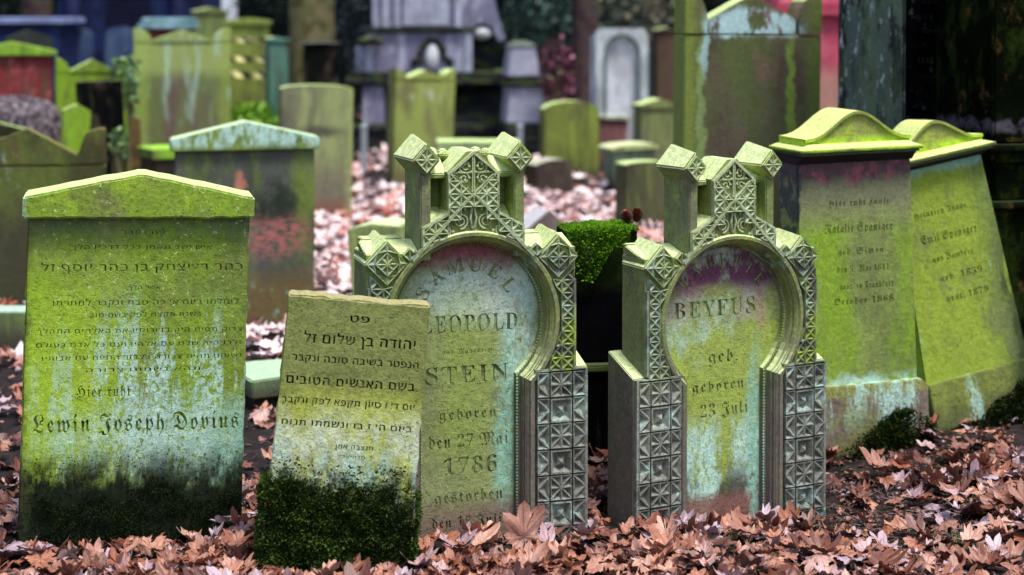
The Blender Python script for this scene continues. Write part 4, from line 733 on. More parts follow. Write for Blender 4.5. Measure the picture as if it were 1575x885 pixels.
        spiral(mb, sg*0.030, 1.158, 0.018, 1.4, pi/2, sg)
        for q in range(8):
            a = q*pi/4; mb.blob((sg*(0.028+0.02*cos(a)),-0.008,1.177+0.026*sin(a)),(0.005,0.006,0.005),n=6)
        for q in range(4):
            mb.blob((sg*(0.012+0.016*q), -0.006, 1.078-0.017*q),(0.005,0.006,0.007),n=6)
        bar(mb, [(sg*0.003,1.115),(sg*0.003,1.232)], 0.004, -0.012, 0.0)
        bar(mb, [(sg*0.004,1.176),(sg*0.068,1.176)], 0.004, -0.010, 0.0)
    part('chip_carving', mb, Mc, t)
    # mouldings round the keyhole
    prof = [(0.290,0.001),(0.290,-0.012),(0.286,-0.016),(0.275,-0.016),(0.271,-0.008),(0.266,-0.004),(0.262,0.012),(0.257,0.016),(0.254,0.036),(0.247,0.040),(0.242,0.054),(0.236,0.066)]
    rings = [[(x,y,z) for x, z in keyhole(R)] for R, y in prof]
    n = len(rings[0]); mb = MB()
    mb.add([v for r in rings for v in r], [(a*n+i,a*n+i+1,(a+1)*n+i+1,(a+1)*n+i) for a in range(len(rings)-1) for i in range(n-1)])
    part('arch_moulding', mb, Mc if False else Mb, t)
    mb = MB(); pts = [Vector((x,z)) for x, z in keyhole(0.2445)]; acc = 0.0
    for i in range(len(pts)-1):
        Ls = (pts[i+1]-pts[i]).length; u = acc
        while u < Ls:
            q = pts[i].lerp(pts[i+1], u/Ls); mb.blob((q.x,0.038,q.y),(0.0042,0.005,0.0042),n=5,m=3); u += 0.0105
        acc = u-Ls
    part('bead_moulding', mb, Mp, t)
    sp = []
    for (body, cx, cz, w, h, kind) in texts: sp += line_splines(body, cx, cz, w, h, kind, 0.0)
    sp += arc_splines(arc[0], 0, ZC, arc[1], arc[2], arc[3], arc[4])
    plate('inscription', Mp, t, [keyhole(0.243, -0.11)], sp, 0.0575, 0.0642)
    part('letter_recess', MB().box(-0.2,0.2,0.0625,0.0640,0.05,0.92), M_LET2, t)
    return t
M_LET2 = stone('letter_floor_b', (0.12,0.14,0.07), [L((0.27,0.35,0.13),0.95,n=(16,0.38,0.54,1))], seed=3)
MK = stone('keyhole_stone', (0.19,0.18,0.14), [L((0.25,0.30,0.09),0.85,z=(0.45,0.75),n=(4,0.25,0.6,0.5)), L(OLIVE,0.6,n=(8,0.45,0.65,0.3)),
    L(TEAL,0.7,n=(10,0.58,0.68,0.3),n2=(50,0.4,0.6,1)), L((0.17,0.13,0.12),0.8,z=(0.5,0.3),n=(5,0.3,0.6,0.5)), L((0.32,0.42,0.08),0.6,z=(0.8,1.0),n=(6,0.42,0.6,1)), L((0.13,0.12,0.10),0.6,n=(5,0.5,0.62,0.4)),
    L((0.66,0.76,0.38),0.9,up=0.3)], seed=9, speck=0.3)
MKC = stone('chip_stone', (0.30,0.33,0.25), [L((0.30,0.38,0.14),0.8,z=(0.4,0.7),n=(5,0.35,0.6,1)), L((0.24,0.31,0.30),0.7,n=(7,0.45,0.65,1)),
    L((0.13,0.11,0.11),0.9,z=(0.42,0.02)), L((0.22,0.23,0.20),0.6,z=(0.56,0.46)), L((0.08,0.085,0.07),0.7,n=(6,0.5,0.60,1)), L((0.30,0.40,0.06),0.8,n=(4,0.54,0.62,1),z=(0.2,0.45)), L((0.36,0.50,0.42),0.7,n=(13,0.55,0.62,1)), L((0.5,0.58,0.3),0.6,z=(0.85,1.0))], seed=10, speck=0.35, bump=0.3)
MP3 = stone('keyhole_panel_a', (0.25,0.29,0.14), [L((0.30,0.37,0.12),0.8,n=(4,0.3,0.6,0.5)), L((0.50,0.66,0.56),0.95,blob=(0.02,0.79,0.19,0.10,0.5),n2=(30,0.3,0.55,1)),
    L(MINT,0.95,blob=(0.17,0.68,0.055,0.2,0.5),n2=(40,0.3,0.5,0.5)), L(TEAL,0.9,blob=(0.125,0.28,0.04,0.3,0.6),n2=(50,0.35,0.5,0.5)),
    L((0.55,0.64,0.5),0.8,n=(8,0.5,0.6,0.7),z=(0.6,0.75)), L((0.28,0.38,0.07),0.7,blob=(-0.02,0.5,0.1,0.25,0.6),n=(4,0.3,0.6,0.4)),
    L((0.22,0.06,0.08),0.9,z=(0.835,0.91)), L((0.38,0.17,0.18),0.5,z=(0.84,0.9),n=(14,0.5,0.62,1)),
    L((0.22,0.15,0.12),0.9,z=(0.16,0.06)), L((0.18,0.2,0.1),0.6,n=(6,0.55,0.7,0.4))], seed=12, wob=0.03, speck=0.27, bump=0.45)
MP4 = stone('keyhole_panel_b', (0.25,0.30,0.12), [L((0.34,0.44,0.08),0.85,n=(4,0.25,0.55,0.5)), L((0.40,0.36,0.33),0.8,z=(0.66,0.72),n=(6,0.35,0.55,1)),
    L((0.12,0.035,0.08),0.95,z=(0.76,0.84)), L((0.40,0.16,0.20),0.6,blob=(-0.12,0.82,0.05,0.09,0.5),n2=(20,0.4,0.6,1)), L((0.26,0.31,0.09),0.95,blob=(-0.02,0.74,0.1,0.07,0.4)),
    L((0.45,0.22,0.24),0.4,blob=(0.16,0.72,0.02,0.08,0.5)), L((0.38,0.52,0.36),0.85,n=(6,0.5,0.62,0.7),z=(0.5,0.62)), L(MINT,0.95,z=(0.40,0.28),n=(10,0.38,0.52,0.25),n2=(45,0.35,0.5,0.6)),
    L((0.06,0.05,0.04),0.9,z=(0.24,0.12),n=(9,0.42,0.55,0.4)), L((0.24,0.11,0.09),0.9,z=(0.12,0.07)), L(TEAL,0.9,blob=(0.135,0.25,0.03,0.3,0.5),n2=(50,0.35,0.5,0.5))], seed=14, wob=0.03, speck=0.27, bump=0.45)
s3 = 482.0
def k3(a, b, y, h, body, kind):   # pixel box on the photographed panel -> place on the stone
    return (body, ((a+b)/2-727)/(s3*0.962), (830-y)/s3, (b-a)/(s3*0.962), h/s3, kind)
tx3 = [k3(655,805,501,27,'LEOPOLD','ser'),k3(688,765,543,8,'aus Mannheim','thin'),k3(662,790,580,27,'STEIN','ser'),k3(683,772,641,17,'geboren','frak'),
       k3(667,790,683,20,'den 27 Mai','frak'),k3(690,772,722,26,'1786','ser'),k3(676,782,769,18,'gestorben','frak'),k3(672,780,808,16,'den 15 Juli','frak')]
ornate('gravestone','ornate keyhole-arch gravestone reading 1786, just behind the small leaning slab',
       place(727, s3, 832, 17, 0.78, 0.22), (0,0,17), MK, MKC, MP3, tx3, ('SAMUEL',0.172,0.046,150,36), True)
s4 = 455.0
def k4(a, b, y, h, body, kind): return (body, ((a+b)/2-1122)/(s4*0.815), (811-y)/s4, (b-a)/(s4*0.815), h/s4, kind)
tx4 = [k4(1050,1172,478,26,'BEYFUS','ser'),k4(1102,1146,553,20,'geb.','frak'),k4(1078,1156,598,17,'geboren','frak'),k4(1090,1162,636,20,'23 Juli','frak')]
ornate('gravestone','ornate gravestone with keyhole arch and a dark maroon arched top reading BABETTE, centre right',
       place(1124, s4, 811, 27, 0.78, 0.22), (0,0.3,27), MK, MKC, MP4, tx4, ('BABETTE',0.196,0.042,140,38), False, 0.165)

# ================================================================ WAVE-TOPPED STONES, right
def wave(hw, z0, rise, n=30, p=1.25):
    return [(-hw + 2*hw*i/n, z0 + rise*(0.5-0.5*cos(2*pi*i/n))**p) for i in range(n+1)]
def wave_stone(label, loc, rot, W, taper, M, Mcap, Mpl, lines, zs, wc, depth=0.22, plx=0.035):
    zp, zsb, zc, ztop = zs
    t = thing('gravestone', label, 'gravestone', loc, rot)
    h0 = W/2+taper; h1 = W/2
    part('plinth', MB().prism(rough([(-h0-plx,-0.15),(h0+plx,-0.15),(h0+plx-0.004,zp-0.025),(h0+0.004,zp),(-h0-0.004,zp),(-h0-plx+0.004,zp-0.025)],0.04,0.001),-0.035,depth+0.03), Mpl, t, bevel=0.004)
    part('slab', MB().prism(rough([(-h0,zp-0.01),(h0,zp-0.01),(h1,zsb),(-h1,zsb)],0.04,0.001),0.0,depth), M, t, bevel=0.004)
    hf = 0.012
    part('letter_recess', MB().prism([(-h1*0.9,zp+0.2),(h1*0.9,zp+0.2),(h1*0.85,zsb-0.05),(-h1*0.85,zsb-0.05)],-0.0025,-0.0005), M_LET3, t)
    plate('inscription', M, t, [[(-h0+0.004,zp-0.005),(h0-0.004,zp-0.005),(h1-0.004,zsb-0.001),(-h1+0.004,zsb-0.001)]], lines, -0.007, -0.0015)
    # cornice: dark cove, then two slabs
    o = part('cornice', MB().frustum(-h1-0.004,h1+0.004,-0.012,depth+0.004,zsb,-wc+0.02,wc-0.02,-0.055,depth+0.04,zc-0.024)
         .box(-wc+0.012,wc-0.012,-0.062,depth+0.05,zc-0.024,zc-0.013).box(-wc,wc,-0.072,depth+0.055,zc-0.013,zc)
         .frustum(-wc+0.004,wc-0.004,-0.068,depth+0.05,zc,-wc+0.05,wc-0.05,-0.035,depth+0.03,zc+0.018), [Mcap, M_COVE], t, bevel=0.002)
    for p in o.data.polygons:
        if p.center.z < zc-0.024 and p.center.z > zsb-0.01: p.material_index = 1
    b = zc+0.014; hw = wc-0.035
    pts = wave(hw, b+0.022, ztop-b-0.022); mb = MB()
    mb.prism([(-hw,b)]+[(-hw,b+0.022)]+pts[1:-1]+[(hw,b+0.022),(hw,b)], -0.028, depth+0.03)
    ped = part('wave_pediment', mb, Mcap, t)
    mb = MB(); up = [(x, z+0.001) for x, z in pts]
    for i in range(len(up)-1):   # raised lip along the wavy edge
        (xa, za), (xb, zb) = up[i], up[i+1]
        mb.add([(xa,-0.040,za-0.010),(xb,-0.040,zb-0.010),(xb,-0.040,zb+0.002),(xa,-0.040,za+0.002),(xa,-0.02,za-0.010),(xb,-0.02,zb-0.010),(xb,depth+0.036,zb+0.002),(xa,depth+0.036,za+0.002)],
               [(0,1,2,3),(0,4,5,1),(3,2,6,7)])
    part('edge_moulding', mb, Mcap, ped)
    return t
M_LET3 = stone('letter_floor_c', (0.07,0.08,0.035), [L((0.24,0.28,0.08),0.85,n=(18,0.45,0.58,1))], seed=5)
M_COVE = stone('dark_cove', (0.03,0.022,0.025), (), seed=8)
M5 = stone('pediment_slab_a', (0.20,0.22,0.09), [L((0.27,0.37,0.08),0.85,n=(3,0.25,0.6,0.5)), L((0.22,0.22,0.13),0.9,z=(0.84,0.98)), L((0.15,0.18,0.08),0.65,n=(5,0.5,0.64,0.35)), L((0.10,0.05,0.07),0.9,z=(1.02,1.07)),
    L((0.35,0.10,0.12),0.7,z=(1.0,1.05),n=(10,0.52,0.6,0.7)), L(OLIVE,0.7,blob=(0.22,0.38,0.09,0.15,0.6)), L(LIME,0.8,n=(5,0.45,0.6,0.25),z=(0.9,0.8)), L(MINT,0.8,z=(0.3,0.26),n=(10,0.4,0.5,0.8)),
    L((0.06,0.07,0.07),0.9,x=(-0.238,-0.2455))], seed=21, speck=0.3)
M5P = stone('plinth_a', (0.22,0.17,0.13), [L((0.30,0.33,0.08),0.8,z=(0.19,0.23)), L(MINT,0.9,n=(10,0.42,0.52,0.2),z=(0.06,0.13),n2=(45,0.35,0.5,0.7)), L((0.20,0.22,0.07),0.7,n=(5,0.5,0.6,0.6)), L(BLACKM,0.9,z=(0.03,-0.02))], seed=22, speck=0.4)
MCAP = stone('mossy_cap', (0.28,0.28,0.10), [L((0.38,0.53,0.05),0.9,n=(4,0.3,0.55,1)), L((0.25,0.24,0.10),0.7,blob=(0,1.26,0.14,0.06,0.5),n=(8,0.3,0.6,0.4)), L((0.44,0.68,0.04),0.9,z=(1.22,1.19),n=(12,0.25,0.5,0.5)),
    L((0.05,0.05,0.04),0.9,z=(1.168,1.156)), L((0.72,0.80,0.28),0.9,up=0.35)], seed=23, wob=0.012, speck=0.25)
s5 = 398.0; c5 = 0.885; b5 = 690
def k5(a, b, y, h, body, kind='frak'): return line_splines(body, ((a+b)/2-1313)/(s5*c5), (b5-y)/s5, (b-a)/(s5*c5), h/s5, kind)
sp5 = []
for a in [(1271,1364,311,10,'Hier ruht sanft'),(1266,1368,350,14,'Natalie Spaniger'),(1285,1354,386,10,'geb. Simon'),(1283,1362,413,10,'den 5. Mai 1811'),(1287,1368,439,10,'gest. in Frankfurt'),(1277,1368,462,10,'October 1868')]: sp5 += k5(*a)
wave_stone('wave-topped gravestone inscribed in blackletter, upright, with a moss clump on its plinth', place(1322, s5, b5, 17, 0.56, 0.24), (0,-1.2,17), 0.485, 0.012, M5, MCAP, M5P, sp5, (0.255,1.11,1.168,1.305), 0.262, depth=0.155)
t5 = bpy.context.scene.objects[-1]
t5 = [o for o in sc.objects if o.get('label','').startswith('wave-topped gravestone inscribed')][0]
def samp5():
    x = random.gauss(0.13,0.09); z = random.uniform(-0.05, 0.13*exp(-((x-0.16)/0.16)**2)+0.02)
    return ((min(x,0.275),-0.045-0.03*random.random(),z),(0,-1,0.5)) if x > -0.12 else None
moss('moss', t5, samp5, 9000, 0.014, simple('clump_moss', [(0.008,0.015,0.004),(0.03,0.05,0.01),(0.12,0.16,0.02)], 45, 0.95, 0.05, attr='rnd'))

M6 = stone('pediment_slab_b', (0.22,0.28,0.05), [L((0.29,0.39,0.045),0.95,n=(3,0.2,0.55,0.5)), L(OLIVE,0.85,x=(0.05,0.22),n=(4,0.3,0.5,0.5)), L((0.03,0.045,0.015),0.95,x=(0.14,0.22),z=(0.85,0.6)), L((0.16,0.19,0.08),0.7,n=(5,0.5,0.64,0.4)),
    L((0.30,0.50,0.30),0.4,n=(16,0.6,0.68,0.3)), L((0.38,0.52,0.05),0.5,n=(14,0.58,0.66,0.2)), L(TEAL,0.7,z=(1.07,1.10))], seed=25, speck=0.3)
M6P = stone('plinth_b', (0.15,0.17,0.06), [L((0.26,0.32,0.06),0.7,n=(4,0.35,0.6,0.5),z=(0.1,0.2)), L(MINT,0.7,blob=(-0.05,0.15,0.03,0.12,0.5),n2=(40,0.4,0.5,0.6)), L(BLACKM,1,z=(0.10,0.03)), L((0.03,0.05,0.015),0.9,x=(0.08,0.2))], seed=26, speck=0.4)
s6 = 383.0
sp6 = []
for (cx, cz, w, h, body) in [(-0.03,0.93,0.24,0.026,'Heinrich Isaac'),(-0.01,0.83,0.25,0.034,'Emil Spaniger'),(-0.01,0.745,0.18,0.026,'aus Bamberg'),(0.01,0.665,0.19,0.026,'geb. 1839'),(0.02,0.58,0.19,0.026,'gest. 1879')]:
    sp6 += line_splines(body, cx, cz, w, h, 'frak')
wave_stone('wave-topped gravestone leaning far back to the left, vivid green, at the right edge', place(1522, s6, 672, 15, 0.6, 0.24), (-3,-10.5,15), 0.40, 0.035, M6, MCAP, M6P, sp6, (0.27,1.115,1.16,1.29), 0.240, depth=0.15, plx=0.006)
t6 = [o for o in sc.objects if o.get('label','').startswith('wave-topped gravestone leaning')][0]
def samp6():
    x = random.uniform(-0.24,0.27); z = random.uniform(-0.06, 0.07+0.16*max(0,(x+0.15)/0.4)+0.05*noise.noise(Vector((x*9,2,2))))
    return ((x,-0.045-0.03*random.random(),z),(0,-1,0.5))
moss('moss', t6, samp6, 10000, 0.015, simple('shade_moss', [(0.006,0.010,0.004),(0.018,0.032,0.008),(0.08,0.10,0.02)], 45, 0.95, 0.05, attr='rnd'))

# ================================================================ MOSSY BLOCK TOMB between the ornate stones
MB_T = stone('black_tomb', (0.004,0.004,0.005), [L((0.05,0.07,0.06),0.5,n=(12,0.58,0.68,0.2)), L((0.03,0.05,0.012),0.6,blob=(0,0.8,0.25,0.1,0.5))], seed=30, speck=0.2)
d = F/427
pos = place(918, 427, 738, 8, 0.3, 0.6)
t = thing('block_tomb', 'black block tomb with a bright green moss cushion on top, between the two ornate stones', 'tomb', pos, (0,0,8))
part('base_block', MB().box(-0.13,0.16,-0.03,0.22,-0.1,0.395), MB_T, t, bevel=0.01)
part('ledge', MB().box(-0.14,0.17,-0.045,0.23,0.395,0.42), stone('tomb_ledge', (0.10,0.14,0.04), (), seed=31), t, bevel=0.006)
part('upper_block', MB().box(-0.115,0.15,0.0,0.2,0.42,0.90), MB_T, t, bevel=0.01)
def sampB():
    if random.random() < 0.6:
        return ((random.uniform(-0.12,0.15), random.uniform(-0.02,0.2), 0.895), (0,-0.2,1))
    x = random.uniform(-0.12,0.11); e = 0.74 + 0.13*max(0,(x-0.0)/0.10) + 0.05*noise.noise(Vector((x*14,0,0)))
    z = 0.905 - (0.905-e)*random.random()**1.1
    return ((x,-0.02-0.02*random.random(),z),(0,-1,0.4))
moss('moss_cushion', t, sampB, 8000, 0.0105, M_MOSSB)

# pine cones on the moss
def cone(label, loc, rot):
    mb = MB()
    for k in range(9):
        z = k*0.007; r = 0.021*sin(pi*(k+1.2)/10.5)+0.004
        for q in range(8):
            a = q*pi/4+k*0.4
            c, s_ = cos(a), sin(a); w = 0.008
            mb.add([(c*r*0.3-s_*w*0.5, s_*r*0.3+c*w*0.5, z),(c*r*0.3+s_*w*0.5, s_*r*0.3-c*w*0.5, z),(c*r*1.2+s_*w, s_*r*1.2-c*w, z+0.009),(c*r*1.35, s_*r*1.35, z+0.013),(c*r*1.2-s_*w, s_*r*1.2+c*w, z+0.009)], [(0,1,2,3,4)])
    mb.blob((0,0,0.032),(0.012,0.012,0.032))
    o = mb.build('pine_cone', M_CONE); o.location = loc; o.rotation_euler = rot; o.scale = (0.75,)*3
    tag(o, label, 'pine cone', 'pine cones on the mossy tomb')
M_CONE = simple('cone_brown', [(0.10,0.02,0.012),(0.24,0.06,0.03)], 60, 0.6, 0.4)
zt = wz(342, 6.15)
cone('brown pine cone lying on the mossy tomb, the left one of the pair', (wx(967,6.15), 6.22, zt-0.012), (0.2,-0.15,0))
cone('brown pine cone lying on the mossy tomb, the right one nearer the keyhole stone', (wx(982,6.15), 6.24, zt-0.012), (-0.1,0.25,1))

# ================================================================ BACKGROUND STONES
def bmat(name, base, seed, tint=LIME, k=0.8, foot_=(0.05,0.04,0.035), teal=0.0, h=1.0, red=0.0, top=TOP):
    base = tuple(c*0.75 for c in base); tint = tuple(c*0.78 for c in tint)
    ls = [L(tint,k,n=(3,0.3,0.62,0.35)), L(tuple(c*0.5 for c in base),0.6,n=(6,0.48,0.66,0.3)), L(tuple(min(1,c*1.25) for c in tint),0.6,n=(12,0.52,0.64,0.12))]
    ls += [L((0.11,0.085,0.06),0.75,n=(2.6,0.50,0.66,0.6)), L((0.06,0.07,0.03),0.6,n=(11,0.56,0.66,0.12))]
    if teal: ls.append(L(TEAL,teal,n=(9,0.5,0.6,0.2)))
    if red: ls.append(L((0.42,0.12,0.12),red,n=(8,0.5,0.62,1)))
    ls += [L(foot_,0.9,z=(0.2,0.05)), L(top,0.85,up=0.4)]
    return stone(name, base, ls, seed=seed, bump=0.3, speck=0.25)
def acro(label, pxl, pxr, pyt, d, mat, yaw=17, roll=0, T=0.2, side=0, hornz=0.12, group=None, joint=False, zl=None, zr=None):
    """tall slab with a low pediment between two quarter-round corner horns"""
    d = d*1.2 if d > 10 else d
    s = F/d; xm = (pxl+pxr)/2; W = (pxr-pxl-side)/s; xm += side/2
    x = wx(xm, d); base = gz(x, d)-0.02; Ht = wz(pyt, d)-base; hw = W/2
    foot.append((x,d,hw,T,radians(yaw)))
    t = thing('gravestone', label, 'gravestone', (x,d,base), (0,roll,yaw), group)
    hs = Ht-hornz
    part('slab', MB().prism(rough([(-hw,-0.1),(hw,-0.1),(hw,hs),(-hw,hs)],0.06,0.002),0,T), mat, t, bevel=0.006)
    hh = hs+0.003; r = W*0.19; ph = hornz*0.9
    part('pediment', MB().prism([(-hw+r*1.0,hh),(hw-r*1.0,hh),(hw-r*1.0,hh+0.015),(0,hh+ph),(-hw+r*1.0,hh+0.015)],-0.012,T-0.01), mat, t, bevel=0.006)
    for sg in (-1,1):
        q = [(sg*hw,hh),(sg*hw,hh+hornz)] + [(sg*(hw-r*sin(a)), hh+hornz*cos(a)*1.0) for a in [pi/2*i/6 for i in range(1,7)]]
        part('acroterion', MB().prism(q,-0.004,T-0.004), mat, t, bevel=0.004)
    return t
def plain(label, pxl, pxr, pyt, d, mat, prof='flat', yaw=17, roll=0, T=0.14, rise=0.06, side=0, cap=None, group=None, zb=None, name='gravestone', cat='gravestone', pitch=0, over=0.02, caph=0.1, part_top=None):
    d = d*1.2 if 10 < d < 20 else d
    s = F/d; W = (pxr-pxl-side)/s; x = wx((pxl+pxr)/2+side/2, d)
    base = (gz(x,d)-0.02) if zb is None else zb; Ht = wz(pyt, d)-base; hw = W/2
    foot.append((x,d,hw,T,radians(yaw)))
    t = thing(name, label, cat, (x,d,base), (pitch,roll,yaw), group)
    if prof == 'flat': pts = [(-hw,-0.1),(hw,-0.1),(hw,Ht-0.01),(-hw,Ht)]
    elif prof == 'gable': pts = [(-hw,-0.1),(hw,-0.1),(hw,Ht-rise),(0,Ht),(-hw,Ht-rise)]
    elif prof == 'arch': pts = [(-hw,-0.1),(hw,-0.1)]+[(hw*cos(a), Ht-rise+rise*sin(a)) for a in [pi*i/16 for i in range(17)]]
    elif prof == 'cap': pts = [(-hw,-0.1),(hw,-0.1),(hw,Ht-caph-rise+0.01),(-hw,Ht-caph-rise+0.01)]
    elif prof == 'wcap': pts = [(-hw,-0.1),(hw,-0.1),(hw,Ht-caph-rise+0.01),(-hw,Ht-caph-rise+0.01)]
    part('slab', MB().prism(rough(pts,0.06,0.0015),0,T), mat, t, bevel=0.006)
    if prof == 'cap':
        o = over; zc = Ht-caph-rise
        part('gable_cap', MB().prism([(-hw-o,zc+0.012),(hw+o,zc+0.012),(hw+o,Ht-rise),(0,Ht),(-hw-o,Ht-rise)],-o*1.2,T+o), cap or mat, t, bevel=0.006)
    if prof == 'wcap':
        o = over; zc = Ht-caph-rise
        part('curved_cap', MB().prism([(-hw-o,zc+0.012),(hw+o,zc+0.012)]+[((hw+o)*cos(a), Ht-rise+rise*sin(a)) for a in [pi*i/12 for i in range(13)]],-o*1.2,T+o), cap or mat, t, bevel=0.006)
    return t

# gabled dark-green stone with peeling red patch behind the front left stone
Mg = stone('peeling_red_stone', (0.09,0.11,0.08), [L((0.18,0.25,0.04),0.8,n=(4,0.4,0.6,0.4)), L((0.10,0.09,0.10),0.6,n=(5,0.45,0.6,0.3)), L((0.42,0.14,0.13),0.9,blob=(0.15,0.50,0.18,0.12,0.5),n=(26,0.44,0.54,2.5)), L((0.015,0.025,0.015),0.85,blob=(0.15,0.68,0.15,0.10,0.6),n=(9,0.4,0.55,1)),
    L((0.5,0.2,0.14),0.9,blob=(-0.03,0.78,0.03,0.05,0.4)), L((0.02,0.03,0.02),0.8,blob=(0.08,0.64,0.17,0.07,0.6),n=(16,0.42,0.55,1)), L((0.15,0.10,0.04),0.8,z=(0.36,0.2)), L(TEAL,0.8,z=(0.3,0.1),n=(14,0.58,0.64,1)),
    L((0.10,0.08,0.13),0.7,x=(-0.33,-0.37))], seed=33)
Mgc = stone('teal_edged_cap', (0.15,0.22,0.06), [L((0.22,0.32,0.06),0.7,n=(5,0.4,0.6,1)), L(MINT,0.9,n=(14,0.45,0.55,0.4),z=(0.95,1.0)), L((0.6,0.75,0.45),0.95,up=0.3)], seed=34, wob=0.03)
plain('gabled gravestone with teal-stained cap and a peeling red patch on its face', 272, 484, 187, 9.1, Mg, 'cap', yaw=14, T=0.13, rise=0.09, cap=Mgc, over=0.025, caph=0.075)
# far left broken stone with M-shaped top
d = 9.6; x = wx(52, d); b = gz(x, d)
t = thing('gravestone', 'dark olive gravestone with a zigzag top cut off by the left edge of the picture', 'gravestone', (x, d, b), (0,0,10)); foot.append((x,d,0.4,0.15,0.17))
ms = stone('olive_stone', (0.08,0.09,0.03), [L((0.12,0.16,0.03),0.8,n=(4,0.4,0.6,0.5)), L((0.10,0.06,0.03),0.7,n=(6,0.5,0.65,0.5)), L((0.3,0.4,0.33),0.8,blob=(-0.25,0.75,0.16,0.14,0.5),n=(22,0.56,0.62,1)), L((0.05,0.05,0.03),0.8,z=(0.7,0.4)), L((0.22,0.20,0.06),0.8,up=0.3)], seed=35)
def u(px): return (px-52)*d/F
def v(py): return wz(py, d)-b
part('slab', MB().prism(rough([(u(-60),-0.1),(u(159),-0.1),(u(159),v(257)),(u(-60),v(257))],0.05,0.002),0,0.13), ms, t, bevel=0.005)
part('zigzag_crest', MB().prism(rough([(u(-60),v(254.5)),(u(158),v(254.5)),(u(158),v(200)),(u(148),v(200)),(u(130),v(206)),(u(116),v(240)),(u(42),v(198)),(u(0),v(214)),(u(-60),v(235))],0.03,0.002),0.003,0.125), ms, t, bevel=0.005)
# weathered stump
d = 13.2; x = wx(38, d)
mb = MB(); n = 40; vs = []
for j, (z, rr) in enumerate(((-0.05,0.34),(0.3,0.28),(wz(200,d),0.25),(wz(166,d),0.23),(wz(152,d),0.17),(wz(150,d),0.0))):
    for k in range(n):
        a = 2*pi*k/n; r = rr*(1+0.10*(k % 2)+0.08*sin(3*a)); vs.append((r*cos(a), r*sin(a), z-0.06*cos(a+0.5)*(j > 2)*0.5))
mb.add(vs, [(j*n+k, j*n+(k+1) % n, (j+1)*n+(k+1) % n, (j+1)*n+k) for j in range(5) for k in range(n)])
o = mb.build('tree_stump', simple('grey_bark', [(0.02,0.015,0.02),(0.10,0.08,0.09),(0.30,0.26,0.28)], 26, 0.9, 0.2, bump=1.0)); o.location = (x, d, gz(x,d))
tag(o, 'grey fibrous tree stump behind the zigzag-topped stone at far left', 'tree stump'); foot.append((x,d,0.3,0.3,0))
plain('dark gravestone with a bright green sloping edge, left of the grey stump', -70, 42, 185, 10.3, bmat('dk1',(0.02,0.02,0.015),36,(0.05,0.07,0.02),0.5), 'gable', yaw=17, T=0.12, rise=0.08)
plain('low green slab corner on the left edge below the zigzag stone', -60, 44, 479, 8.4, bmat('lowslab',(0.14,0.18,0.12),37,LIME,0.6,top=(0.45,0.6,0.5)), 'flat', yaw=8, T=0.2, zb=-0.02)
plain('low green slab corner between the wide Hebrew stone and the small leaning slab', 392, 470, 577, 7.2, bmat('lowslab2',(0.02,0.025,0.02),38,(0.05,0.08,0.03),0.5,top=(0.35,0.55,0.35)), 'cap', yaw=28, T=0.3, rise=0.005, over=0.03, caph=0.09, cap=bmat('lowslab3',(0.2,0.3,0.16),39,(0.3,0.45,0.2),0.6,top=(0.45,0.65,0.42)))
# upper left cluster
plain('red sandstone gravestone with a green gabled cap, top left corner', -40, 78, 65, 12.5, bmat('red1',(0.22,0.035,0.04),40,(0.30,0.05,0.05),0.6,red=0.6), 'cap', yaw=17, T=0.2, rise=0.08, cap=bmat('redcap',(0.22,0.40,0.04),41,(0.35,0.6,0.06),0.7,top=(0.4,0.65,0.08)), over=0.04, caph=0.05)
plain('dark low-pitched gravestone directly behind the red one with the green cap', 10, 80, 46, 15, bmat('dk2',(0.03,0.035,0.04),42,(0.05,0.06,0.05),0.6,top=(0.12,0.16,0.12)), 'gable', yaw=17, T=0.2, rise=0.09)
acro('lime green gravestone with small pediment beside the red stone', 88, 196, 90, 11.8, bmat('lime1',(0.20,0.30,0.03),43,(0.30,0.50,0.03),0.9), T=0.16, hornz=0.12)
plain('black tilted gravestone in front of the lime green one', 130, 200, 124, 10.9, bmat('blk1',(0.006,0.006,0.008),44,(0.01,0.012,0.01),0.4,top=(0.1,0.1,0.1)), 'flat', yaw=25, roll=-3, T=0.06)
plain('vivid green narrow gravestone between stump and black stone', 84, 126, 160, 10.7, bmat('lime2',(0.18,0.32,0.02),45,(0.28,0.5,0.03),0.9), 'gable', yaw=20, roll=4, T=0.1, rise=0.05)
plain('tan gravestone with rounded bands, half hidden left of the tall horned stone', 160, 216, 180, 12.0, stone('tan_bands',(0.20,0.13,0.05),[L((0.05,0.03,0.02),0.8,n=(3,0.45,0.55,3)),L((0.28,0.3,0.08),0.8,z=(0.75,0.9))],seed=46), 'arch', yaw=10, T=0.12, rise=0.05)
M8 = stone('tall_horned', (0.17,0.17,0.12), [L((0.13,0.095,0.07),0.92,blob=(0.03,0.62,0.30,0.5,0.4)), L(OLIVE,0.6,n=(7,0.42,0.62,0.12)), L((0.24,0.33,0.06),0.85,x=(-0.25,-0.34)), L((0.22,0.30,0.05),0.75,x=(0.27,0.36)), L((0.33,0.42,0.12),0.7,z=(1.05,1.2)), L(MINT,0.4,n=(11,0.55,0.65,0.15)), L(TOP,0.8,up=0.4)], seed=47)
acro('tall green-brown gravestone with quarter-round horns beside its low pediment, upper left', 207, 354, 44, 12.6, M8, yaw=12, T=0.16, hornz=0.125)
plain('low tomb with bright green flat cap at the foot of the tall horned stone', 236, 300, 228, 11.0, bmat('dkgreen',(0.03,0.02,0.02),48,(0.06,0.05,0.03),0.5), 'cap', yaw=30, T=0.35, rise=0.004, over=0.02, caph=0.09, cap=bmat('bgcap',(0.22,0.45,0.04),49,(0.3,0.6,0.05),0.8,top=(0.35,0.65,0.06)))
